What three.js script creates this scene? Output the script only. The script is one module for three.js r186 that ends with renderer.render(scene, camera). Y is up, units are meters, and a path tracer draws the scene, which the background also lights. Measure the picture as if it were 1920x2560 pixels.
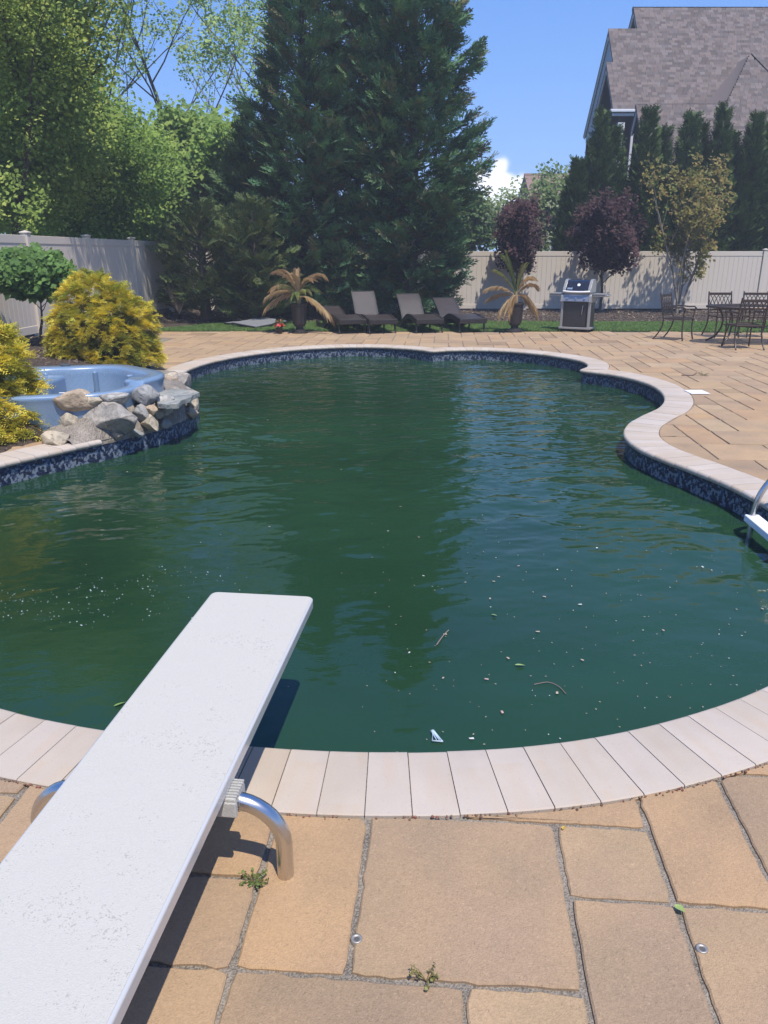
import * as THREE from 'three';
import { mergeGeometries, mergeVertices, toCreasedNormals } from 'three/addons/utils/BufferGeometryUtils.js';
import { RoundedBoxGeometry } from 'three/addons/geometries/RoundedBoxGeometry.js';
import { ImprovedNoise } from 'three/addons/math/ImprovedNoise.js';

// ------------------------------------------------------------------ camera, sky, sun, exposure
const scene = new THREE.Scene();
const D2R = Math.PI / 180;
const camera = new THREE.PerspectiveCamera(67.92, 0.75, 0.05, 600);
camera.position.set(0, 1.7, 0);
camera.rotation.set(-18.7 * D2R, 0, 0);
const renderer = new THREE.WebGLRenderer({ antialias: true });
renderer.toneMapping = THREE.LinearToneMapping;
renderer.toneMappingExposure = 1.54;
renderer.shadowMap.enabled = true;
const SUN = new THREE.Vector3(0.19, 1, 0.41).normalize();
const sun = new THREE.DirectionalLight(new THREE.Color(1, 0.945, 0.87), 3.55);
sun.name = 'sun';
sun.position.copy(SUN).multiplyScalar(60).add(new THREE.Vector3(0, 0, -14));
sun.target.position.set(0, 0, -14);
sun.castShadow = true;
sun.shadow.mapSize.set(4096, 4096);
Object.assign(sun.shadow.camera, { left: -32, right: 32, top: 32, bottom: -32, near: 1, far: 140 });
scene.add(sun, sun.target);

scene.fog = new THREE.FogExp2(new THREE.Color(0.86, 0.92, 1.0), 0.0026);

// ------------------------------------------------------------------ random numbers, noise, helpers
const rng = (a) => () => { a |= 0; a = (a + 0x6d2b79f5) | 0; let t = Math.imul(a ^ (a >>> 15), 1 | a); t = (t + Math.imul(t ^ (t >>> 7), 61 | t)) ^ t; return ((t ^ (t >>> 14)) >>> 0) / 4294967296; };
const { lerp, clamp, smoothstep } = THREE.MathUtils;
const perlin = new ImprovedNoise();
const V = (x, y, z) => new THREE.Vector3(x, y, z);
const C = (r, g, b) => new THREE.Color().setRGB(r, g, b);
function hash(x, y, s) { let h = Math.imul(x, 374761393) + Math.imul(y, 668265263) + Math.imul(s, 974634577); h = Math.imul(h ^ (h >>> 13), 1274126177); return ((h ^ (h >>> 16)) >>> 0) / 4294967296; }
function vnoise(x, y, p, s) {           // value noise of period p
  const ix = Math.floor(x), iy = Math.floor(y), fx = x - ix, fy = y - iy, u = fx * fx * (3 - 2 * fx), v = fy * fy * (3 - 2 * fy), m = (k) => ((k % p) + p) % p;
  const a = hash(m(ix), m(iy), s), b = hash(m(ix + 1), m(iy), s), c = hash(m(ix), m(iy + 1), s), d = hash(m(ix + 1), m(iy + 1), s);
  return lerp(lerp(a, b, u), lerp(c, d, u), v);
}
function fbm(x, y, p, o, s) { let t = 0, a = 0.5, n = 0; for (let i = 0; i < o; i++) { t += a * vnoise(x, y, p, s + i); n += a; x *= 2; y *= 2; p *= 2; a *= 0.5; } return t / n; }
function tex(w, h, fn, srgb, rx = 1, ry = 1) {
  const d = new Uint8Array(w * h * 4);
  for (let y = 0; y < h; y++) for (let x = 0; x < w; x++) {
    const c = fn(x / w, y / h, x, y), i = (y * w + x) * 4;
    if (typeof c === 'number') d[i] = d[i + 1] = d[i + 2] = clamp(c, 0, 1) * 255; else { d[i] = clamp(c[0], 0, 1) * 255; d[i + 1] = clamp(c[1], 0, 1) * 255; d[i + 2] = clamp(c[2], 0, 1) * 255; }
    d[i + 3] = 255;
  }
  const t = new THREE.DataTexture(d, w, h);
  t.wrapS = t.wrapT = THREE.RepeatWrapping; t.magFilter = THREE.LinearFilter; t.minFilter = THREE.LinearMipmapLinearFilter; t.generateMipmaps = true;
  if (srgb) t.colorSpace = THREE.SRGBColorSpace;
  t.repeat.set(rx, ry); t.needsUpdate = true; return t;
}
const std = (color, o = {}) => new THREE.MeshStandardMaterial({ color, roughness: 0.8, side: THREE.DoubleSide, ...o });
const phys = (color, o = {}) => new THREE.MeshPhysicalMaterial({ color, roughness: 0.8, side: THREE.DoubleSide, ...o });
const names = {};
const numbered = (n) => { const k = names[n] = (names[n] ?? -1) + 1; return k ? n + '_' + String(k).padStart(3, '0') : n; };
const shade = (m) => { m.castShadow = m.receiveShadow = true; return m; };
function thing(name, label, category, [x, y, z] = [0, 0, 0], turn = 0, group) {
  const o = new THREE.Group(); o.name = numbered(name); o.position.set(x, y, z); o.rotation.y = turn;
  o.userData = { label, category }; if (group) o.userData.group = group;
  scene.add(o); return o;
}
function part(name, geo, mat, parent, label) { const m = shade(new THREE.Mesh(geo, mat)); m.name = name; if (label) m.userData.label = label; parent.add(m); return m; }
function single(name, geo, mat, label, category, group) { const m = shade(new THREE.Mesh(geo, mat)); m.name = numbered(name); m.userData = { label, category }; if (group) m.userData.group = group; scene.add(m); return m; }
function struct(name, geo, mat, label) { const m = geo ? shade(new THREE.Mesh(geo, mat)) : new THREE.Group(); m.name = name; m.userData = { kind: 'structure', label }; scene.add(m); return m; }
function copyOf(o, label, group) { const c = o.clone(); c.name = numbered(o.name.replace(/_\d{3}$/, '')); c.userData = { ...o.userData, label: label ?? o.userData.label }; if (group) c.userData.group = group; scene.add(c); return c; }
function mg(list) {
  return mergeGeometries(list.map((g) => {
    let q = g.index ? g.toNonIndexed() : g.clone();
    if (!q.attributes.normal) q.computeVertexNormals();
    if (!q.attributes.uv) q.setAttribute('uv', new THREE.BufferAttribute(new Float32Array(q.attributes.position.count * 2), 2));
    for (const k of Object.keys(q.attributes)) if (!['position', 'normal', 'uv'].includes(k)) q.deleteAttribute(k);
    return q;
  }));
}
const box = (w, h, d, x = 0, y = 0, z = 0, r = 0) => (r ? new RoundedBoxGeometry(w, h, d, 2, r) : new THREE.BoxGeometry(w, h, d)).translate(x, y, z);
function geoFrom(pos, idx, uv) {
  const g = new THREE.BufferGeometry(); g.setAttribute('position', new THREE.Float32BufferAttribute(pos, 3));
  if (uv) g.setAttribute('uv', new THREE.Float32BufferAttribute(uv, 2));
  if (idx) g.setIndex(idx); g.computeVertexNormals(); return g;
}
// tapered tube through points, radii a number or a list
function tube(pts, r, sides = 6, cap = true) {
  const pos = [], idx = [], uv = []; let up = V(0.13, 0.97, 0.21), len = 0;
  const n = pts.length, rad = (i) => (Array.isArray(r) ? r[i] : r);
  for (let i = 0; i < n; i++) {
    const t = pts[Math.min(i + 1, n - 1)].clone().sub(pts[Math.max(i - 1, 0)]).normalize();
    let a = up.clone().sub(t.clone().multiplyScalar(up.dot(t))); if (a.lengthSq() < 1e-4) a = V(1, 0, 0).sub(t.clone().multiplyScalar(t.x));
    a.normalize(); up = a; const b = t.clone().cross(a);
    if (i) len += pts[i].distanceTo(pts[i - 1]);
    for (let k = 0; k <= sides; k++) { const q = k / sides * Math.PI * 2, c = Math.cos(q) * rad(i), s = Math.sin(q) * rad(i); pos.push(pts[i].x + a.x * c + b.x * s, pts[i].y + a.y * c + b.y * s, pts[i].z + a.z * c + b.z * s); uv.push(k / sides, len); }
  }
  const w = sides + 1;
  for (let i = 0; i < n - 1; i++) for (let k = 0; k < sides; k++) { const p = i * w + k; idx.push(p, p + 1, p + w, p + 1, p + w + 1, p + w); }
  if (cap) for (const e of [0, n - 1]) { const c = pos.length / 3; pos.push(pts[e].x, pts[e].y, pts[e].z); uv.push(0, 0); for (let k = 0; k < sides; k++) e ? idx.push(c, e * w + k, e * w + k + 1) : idx.push(c, k + 1, k); }
  return geoFrom(pos, idx, uv);
}
const curve = (pts, n, closed = false) => new THREE.CatmullRomCurve3(pts.map((p) => (p.isVector3 ? p : V(...p))), closed, 'centripetal').getPoints(n);
// a strip of thickness t and width w along a profile of [z, y] points (x is across)
function strip(profile, w, t, n = 24, x = 0) {
  const c = curve(profile.map(([z, y]) => V(0, y, z)), n), pos = [], idx = [], uv = []; let L = 0;
  c.forEach((p, i) => {
    const tg = c[Math.min(i + 1, n)].clone().sub(c[Math.max(i - 1, 0)]).normalize(), nn = V(0, tg.z, -tg.y);
    if (i) L += p.distanceTo(c[i - 1]);
    for (const [sx, sn] of [[-1, 0.5], [1, 0.5], [1, -0.5], [-1, -0.5]]) { pos.push(x + sx * w / 2, p.y + nn.y * sn * t, p.z + nn.z * sn * t); uv.push(sx * w / 2, L); }
  });
  for (let i = 0; i < n; i++) for (let k = 0; k < 4; k++) { const a = i * 4 + k, b = i * 4 + (k + 1) % 4; idx.push(a, b, a + 4, b, b + 4, a + 4); }
  idx.push(0, 2, 1, 0, 3, 2); const e = n * 4; idx.push(e, e + 1, e + 2, e, e + 2, e + 3);
  return toCreasedNormals(geoFrom(pos, idx, uv), 0.7);
}
const metres = (g, s = 1) => { const p = g.attributes.position, u = new Float32Array(p.count * 2), nn = g.attributes.normal; for (let i = 0; i < p.count; i++) { const ax = Math.abs(nn.getX(i)), ay = Math.abs(nn.getY(i)), az = Math.abs(nn.getZ(i)); const [a, b] = ay >= ax && ay >= az ? [p.getX(i), p.getZ(i)] : ax >= az ? [p.getZ(i), p.getY(i)] : [p.getX(i), p.getY(i)]; u[i * 2] = a * s; u[i * 2 + 1] = b * s; } g.setAttribute('uv', new THREE.BufferAttribute(u, 2)); return g; };

// ------------------------------------------------------------------ sky (air and clouds)
{
  const W = 2048, H = 1024, d = new Float32Array(W * H * 4);
  const R = rng(77), puffs = [];
  const bank = (az, w, h, n, y0) => { for (let i = 0; i < n; i++) { const u = R() * 2 - 1, top = (1 - u * u * 0.8); puffs.push([az + u * w, y0 + R() * top * h, (0.35 + R() * 0.65) * (0.45 + 0.3 * top) * h * 0.62]); } };
  bank(7.9, 2.5, 2.3, 34, 3.5); bank(12.6, 1.6, 1.0, 14, 3.4); bank(4.3, 1.6, 1.6, 14, 3.2);
  for (let k = 0; k < 16; k++) bank(35 + k * 19.5 + R() * 9, 3 + R() * 4, 1.4 + R() * 1.6, 26, 2.2 + R() * 1.2);
  const near = Array.from({ length: 361 }, (_, a) => puffs.filter((p) => { const q = Math.abs(((p[0] - a + 540) % 360) - 180); return q < p[2] + 1.5; }));
  for (let row = 0; row < H; row++) {
    const el = ((row + 0.5) / H - 0.5) * 180, y = Math.sin(el * D2R), cy = Math.cos(el * D2R);
    for (let col = 0; col < W; col++) {
      const a = ((col + 0.5) / W - 0.5) * 2 * Math.PI, x = Math.cos(a) * cy, z = Math.sin(a) * cy;
      const f = Math.exp(-Math.max(el, 0) / 12.5), cs = Math.max(0, x * SUN.x + y * SUN.y + z * SUN.z), glow = 0.16 * cs ** 10 + 0.3 * cs ** 90;
      let c = [0.038 + 0.29 * f + glow, 0.155 + 0.40 * f + glow, 0.53 + 0.37 * f + glow];
      if (el <= 0) c = [0.16, 0.17, 0.13];
      else if (el < 9) {
        const az = ((Math.atan2(x, -z) / D2R) + 360) % 360; let t = 0, lit = 0;
        const wob = 0.42 * perlin.noise(az * 1.3, el * 1.3, 3) + 0.3 * perlin.noise(az * 3.1, el * 3.1, 8) + 0.16 * perlin.noise(az * 7, el * 7, 1);
        for (const p of near[Math.round(az)]) { const da = ((az - p[0] + 540) % 360) - 180, de = el - p[1], q = Math.hypot(da * 0.86, de) / p[2] + wob * 0.55; if (q < 1) { const k = smoothstep(1 - q, 0, 0.42); if (k > t) t = k; lit += k * (0.5 + 0.5 * clamp(de / p[2] + 0.4, -1, 1)); } }
        t *= smoothstep(el, 1.2, 3.6); const b = clamp(0.74 + 0.16 * lit + 0.16 * wob, 0.66, 1.08);
        c = [lerp(c[0], b * 0.95, t), lerp(c[1], b * 0.97, t), lerp(c[2], b * 1.02, t)];
      }
      d.set([c[0], c[1], c[2], 1], (row * W + col) * 4);
    }
  }
  const t = new THREE.DataTexture(d, W, H, THREE.RGBAFormat, THREE.FloatType);
  t.mapping = THREE.EquirectangularReflectionMapping; t.magFilter = THREE.LinearFilter; t.minFilter = THREE.LinearFilter; t.needsUpdate = true;
  scene.background = t; scene.environment = t;
}

// ------------------------------------------------------------------ textures and materials
const tPaver = tex(1024, 1024, (u, v, x, y) => {
  const blotch = fbm(u * 5, v * 5, 5, 4, 11) - 0.5, g = hash(x, y, 3), g2 = vnoise(u * 300, v * 300, 300, 5), g3 = vnoise(u * 120, v * 120, 120, 9);
  const big = fbm(u * 2 + 0.3, v * 2, 2, 3, 141) - 0.5; let k = 0.83 + blotch * 0.34 + big * 0.22 + (g - 0.5) * 0.07 + (g2 - 0.5) * 0.15 + (g3 - 0.5) * 0.06, w = 0;
  if (g2 > 0.905) w = (g2 - 0.905) * 3.2; if (g2 < 0.06) k *= 0.8;
  return [k + w, k * (0.995 - blotch * 0.07) + w, k * (0.98 - blotch * 0.16 - big * 0.3) + w * 0.95];
}, false);
const tGrit = tex(512, 512, (u, v, x, y) => 0.5 + (vnoise(u * 170, v * 170, 170, 21) - 0.5) * 0.5 + (hash(x, y, 8) - 0.5) * 0.4 + (fbm(u * 8, v * 8, 8, 3, 4) - 0.5) * 0.6, false);
const tCoping = tex(512, 512, (u, v, x, y) => {
  const b = fbm(u * 4, v * 4, 4, 5, 31) - 0.5, s = fbm(u * 2, v * 14, 14, 3, 51) - 0.5, h = vnoise(u * 130, v * 130, 130, 7); let k = 0.93 + b * 0.16 + (hash(x, y, 2) - 0.5) * 0.05 - (h < 0.05 ? 0.22 : 0); const o = Math.max(0, s) * 0.55;
  return [k, k * (1 - o * 0.22), k * (1 - o * 0.5)];
}, false);
const tSand = tex(512, 512, (u, v, x, y) => { const g = vnoise(u * 150, v * 150, 150, 3), h = hash(x, y, 5), b = fbm(u * 6, v * 6, 6, 3, 8); const k = 0.55 + (g - 0.5) * 0.55 + (h - 0.5) * 0.3 + (b - 0.5) * 0.35; return [k, k * 0.97, k * 0.93]; }, false);
const tBoard = tex(1024, 1024, (u, v, x, y) => {
  const wear = fbm(u * 5, v * 5, 5, 4, 61), g = vnoise(u * 210, v * 210, 210, 62), f = fbm(u * 60, v * 60, 60, 2, 63); let k = 0.955 + (hash(x, y, 6) - 0.5) * 0.06 + (g - 0.5) * 0.05 + (wear - 0.5) * 0.04;
  if (g < 0.04 + 0.30 * smoothstep(wear, 0.42, 0.75) && f < 0.52) k *= 0.78; return [k, k, k * 0.99];
}, false);
const tMosaic = tex(512, 256, (u, v, x, y) => {       // 0.54 m along, 0.27 m high; chips of 25 mm, white mineral scale above the water
  const n = 22, cx = Math.floor(u * n), cy = Math.floor(v * n / 2), fx = u * n - cx, fy = v * n / 2 - cy, h = hash(cx, cy, 71), s = fbm(u * 26, v * 13, 26, 3, 73), low = smoothstep(v, 0.3, 0.44) * (1 - smoothstep(v, 0.6, 0.95));
  if (s > 0.69 - 0.14 * low) return [0.18, 0.21, 0.24]; if (fx < 0.1 || fy < 0.1) return [0.055, 0.06, 0.07]; if (s < 0.42) return [0.010, 0.014, 0.032];
  return h < 0.42 ? [0.011, 0.018, 0.05] : h < 0.76 ? [0.018, 0.036, 0.10] : h < 0.93 ? [0.045, 0.08, 0.17] : [0.18, 0.23, 0.31];
}, false);
const tRock = tex(512, 512, (u, v, x, y) => { const b = fbm(u * 4, v * 4, 4, 5, 81) - 0.5, q = fbm(u * 18, v * 18, 18, 4, 85) - 0.5, k = 0.85 + b * 0.7 + q * 0.55 + (hash(x, y, 4) - 0.5) * 0.12; return [k, k * (1 - b * 0.12), k * (1 - b * 0.3)]; }, false);
const tSpeck = tex(512, 512, (u, v, x, y) => { const h = hash(x >> 1, y >> 1, 91), g = vnoise(u * 90, v * 90, 90, 92); let k = 0.9 + (g - 0.5) * 0.2; if (h > 0.9) k = 1.25; else if (h < 0.12) k = 0.55; return [k * 0.8, k * 0.8, k * 0.8]; }, false);
const tSoil = tex(512, 512, (u, v, x, y) => { const k = 0.25 + fbm(u * 40, v * 40, 40, 4, 95) * 0.9 + (hash(x, y, 1) - 0.5) * 0.3; return [k, k * 0.93, k * 0.85]; }, false);
const weave = (u, v) => { const n = 8, cx = Math.floor(u * n * 2), cy = Math.floor(v * n), off = (cy & 1), fx = u * n * 2 - cx, fy = v * n - cy; const over = ((cx + off) & 1) === 0; return (over ? 1 : 0.55) * Math.sin(Math.PI * fy) ** 0.5 * (over ? 1 : Math.sin(Math.PI * fx) ** 0.5); };
const tWeave = tex(256, 256, (u, v) => { const k = 0.35 + 0.65 * weave(u, v); return k; }, false);
const tBark = tex(256, 256, (u, v) => { const k = 0.5 + fbm(u * 10, v * 3, 3, 5, 101) * 0.7; return [k, k * 0.97, k * 0.92]; }, false);
const withMap = (t, sx, sy = sx) => { const q = t.clone(); q.repeat.set(sx, sy); q.needsUpdate = true; return q; };
const M = {};
M.pavers = [[0.45, 0.308, 0.180], [0.43, 0.295, 0.172], [0.465, 0.318, 0.180], [0.41, 0.28, 0.166], [0.45, 0.292, 0.16], [0.385, 0.263, 0.154], [0.33, 0.221, 0.131], [0.475, 0.337, 0.20]].map((c, i) => std(C(...c), { map: withMap(tPaver, 0.8), bumpMap: withMap(tGrit, 2.2), bumpScale: 0.0022, roughness: 0.9, name: 'paver ' + i }));
M.copings = [[0.505, 0.428, 0.35], [0.49, 0.41, 0.325], [0.52, 0.45, 0.375], [0.48, 0.395, 0.305]].map((c) => std(C(...c), { map: withMap(tCoping, 1.7), bumpMap: withMap(tGrit, 3), bumpScale: 0.0008, roughness: 0.78 }));
M.sand = std(C(0.39, 0.345, 0.285), { map: withMap(tSand, 2.2), bumpMap: withMap(tSand, 2.2), bumpScale: 0.004, roughness: 1 });
M.soil = std(C(0.10, 0.075, 0.055), { map: withMap(tSoil, 0.9), bumpMap: withMap(tSoil, 0.9), bumpScale: 0.03, roughness: 1 });
M.terrain = std(C(0.07, 0.10, 0.03), { map: withMap(tSoil, 0.4), roughness: 1 });
M.turf = std(C(0.06, 0.10, 0.025), { map: withMap(tSoil, 1.3), roughness: 1 });
M.tile = phys(C(1, 1, 1), { map: withMap(tMosaic, 1 / 0.54, 1 / 0.27), roughness: 0.4, specularIntensity: 0.6 }); M.tile.map.offset.set(0, 0.32 / 0.27);
M.plaster = std(C(0.05, 0.09, 0.05), { roughness: 0.9 });
M.mortar = std(C(0.42, 0.37, 0.31), { map: withMap(tSand, 1.5), bumpMap: withMap(tSand, 1.5), bumpScale: 0.006, roughness: 1 });
M.white = std(C(0.78, 0.78, 0.77), { roughness: 0.45 });
M.board = std(C(0.495, 0.468, 0.41), { map: withMap(tBoard, 1.6), bumpMap: withMap(tGrit, 3), bumpScale: 0.0012, roughness: 0.85 });
M.gel = phys(C(0.47, 0.465, 0.45), { roughness: 0.25, clearcoat: 0.5, clearcoatRoughness: 0.12 });
M.steel = std(C(0.60, 0.58, 0.56), { metalness: 1, roughness: 0.26 });
M.steelRough = std(C(0.5, 0.49, 0.48), { metalness: 1, roughness: 0.42 });
M.fence = std(C(0.63, 0.555, 0.46), { roughness: 0.55 });
M.bark = std(C(0.15, 0.12, 0.095), { map: withMap(tBark, 3, 1.5), bumpMap: withMap(tBark, 3, 1.5), bumpScale: 0.02, roughness: 1 });
M.barkPale = std(C(0.34, 0.29, 0.23), { map: withMap(tBark, 3, 1.5), roughness: 0.95 });
M.leaf = phys(C(1, 1, 1), { transmission: 0.5, thickness: 0, roughness: 0.7, specularIntensity: 0.4 });
M.needle = phys(C(1, 1, 1), { transmission: 0.16, thickness: 0, roughness: 0.8, specularIntensity: 0.4 });
M.wicker = std(C(0.075, 0.058, 0.05), { map: withMap(tWeave, 5, 5), bumpMap: withMap(tWeave, 5, 5), bumpScale: 0.006, roughness: 0.3 });
M.wickerRail = std(C(0.04, 0.033, 0.03), { map: withMap(tWeave, 9, 9), bumpMap: withMap(tWeave, 9, 9), bumpScale: 0.004, roughness: 0.4 });
M.bronze = std(C(0.075, 0.055, 0.043), { roughness: 0.36, metalness: 0.45 });
M.black = std(C(0.018, 0.018, 0.02), { roughness: 0.35 });
M.urn = std(C(0.025, 0.02, 0.018), { roughness: 0.55 });
M.spa = phys(C(0.24, 0.36, 0.53), { map: withMap(tSpeck, 2.5), roughness: 0.3, clearcoat: 0.6, clearcoatRoughness: 0.15 });
M.greyPaint = std(C(0.31, 0.305, 0.285), { roughness: 0.42, metalness: 0.2 });

// ------------------------------------------------------------------ pool outline (x, z), counter-clockwise seen from above
const arcs = [
  [[0.91, -14.45], [0.64, -14.74], [0.21, -15.04], [-0.24, -15.18], [-0.7, -15.18], [-1.15, -15.06], [-1.6, -14.82], [-2.05, -14.44], [-2.45, -13.95], [-2.8, -13.3], [-3.02, -12.6], [-3.1, -11.9], [-3.05, -11.2], [-2.8, -10.5], [-2.45, -9.8], [-2.26, -9.2], [-2.2, -8.7], [-2.28, -8.15], [-2.47, -7.65], [-2.72, -7.24], [-2.9, -6.98], [-3.12, -6.64], [-3.33, -6.3], [-3.5, -5.8], [-3.57, -5.2], [-3.45, -4.5], [-3.12, -3.85], [-2.6, -3.25], [-2.05, -2.83], [-1.5, -2.565], [-1.06, -2.43], [-0.44, -2.325], [0, -2.295], [0.56, -2.335], [1.05, -2.47], [1.57, -2.72], [2.1, -3.12], [2.5, -3.7], [2.72, -4.4], [2.78, -5.05], [2.74, -5.6], [2.62, -6.1], [2.47, -6.55], [2.39, -6.95], [2.42, -7.4], [2.6, -7.9], [2.9, -8.36], [3.24, -8.82], [3.5, -9.35], [3.67, -9.97], [3.72, -10.5], [3.66, -11.0], [3.47, -11.5], [3.09, -11.95]],
  [[3.09, -11.95], [3.28, -12.28], [3.38, -12.7], [3.35, -13.15], [3.15, -13.6], [2.8, -14.1], [2.3, -14.5], [1.64, -14.7], [1.2, -14.62], [0.91, -14.45]],
];
const rim = [];
for (const a of arcs) {
  const c = new THREE.CatmullRomCurve3(a.map(([x, z]) => V(x, 0, z)), false, 'centripetal'), n = Math.round(c.getLength() / 0.035), p = c.getSpacedPoints(n);
  for (let i = 0; i < n; i++) rim.push(p[i]);
}
const NR = rim.length, at = (i) => rim[((i % NR) + NR) % NR];
const arcLen = [0]; for (let i = 1; i <= NR; i++) arcLen.push(arcLen[i - 1] + at(i).distanceTo(at(i - 1)));
const rawN = rim.map((_, i) => { const t = at(i + 1).clone().sub(at(i - 1)).normalize(); return V(-t.z, 0, t.x); });
const smoothN = rim.map((_, i) => { const s = V(0, 0, 0), k = 10; for (let j = -k; j <= k; j++) s.add(rawN[((i + j) % NR + NR) % NR].clone().multiplyScalar(k + 1 - Math.abs(j))); const bend = s.length() / ((k + 1) * (k + 1)); return s.normalize().multiplyScalar(1 / Math.max(bend, 0.8)); });
const nAt = (i) => smoothN[((i % NR) + NR) % NR];
const offset = (i, u) => at(i).clone().add(nAt(i).clone().multiplyScalar(u));
const outer = rim.map((_, i) => offset(i, 0.305));
function inside(poly, x, z) { let r = false; for (let i = 0, j = poly.length - 1; i < poly.length; j = i++) { const a = poly[i], b = poly[j]; if ((a.z > z) !== (b.z > z) && x < (b.x - a.x) * (z - a.z) / (b.z - a.z) + a.x) r = !r; } return r; }
function nearest(poly, x, z) { let d = 1e9, k = 0; for (let i = 0; i < poly.length; i++) { const q = (poly[i].x - x) ** 2 + (poly[i].z - z) ** 2; if (q < d) { d = q; k = i; } } return [Math.sqrt(d), k]; }
const nearIndex = (x, z) => nearest(rim, x, z)[1];
const iRockA = nearIndex(-3.06, -11.35), iRockB = nearIndex(-2.76, -7.2);   // no coping between these: the stones and the spa stand there
const poolHole = (u) => new THREE.Path(rim.map((_, i) => { const p = offset(i, u); return new THREE.Vector2(p.x, -p.z); }));

// ------------------------------------------------------------------ ground
{
  const s = new THREE.Shape([[-250, -250], [250, -250], [250, 250], [-250, 250]].map((p) => new THREE.Vector2(...p)));
  s.holes.push(poolHole(0.12));
  const g = new THREE.ShapeGeometry(s).rotateX(-Math.PI / 2).translate(0, -0.075, 0);
  struct('ground', g, M.terrain);
}
const bedLine = (z) => (z < -11.6 ? lerp(-3.6, -5.25, clamp((-11.6 - z) / 6.6, 0, 1)) : -3.42);
const bedH = (x, z) => 0.15 * smoothstep(-Math.hypot(x + 3.47, z + 8.27), -1.3, -1.08) * smoothstep(nearest(outer, x, z)[0], 0.0, 0.22) * (inside(outer, x, z) ? 0 : 1) + 0.27 * smoothstep(bedLine(z) - x, 0.0, 1.0) * smoothstep(-z, 5.0, 6.2) + 0.02 * perlin.noise(x * 2.2, z * 2.2, 4);
const lawnFront = (x) => -18.22 + 0.06 * Math.sin(x * 0.8) + (x > 4 ? 0.25 * smoothstep(x, 4, 9) : 0), lawnBack = (x) => -20.75 - 0.12 * Math.sin(x * 0.6 + 1) + 2.3 * smoothstep(-x, 3.8, 5.9);
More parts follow.
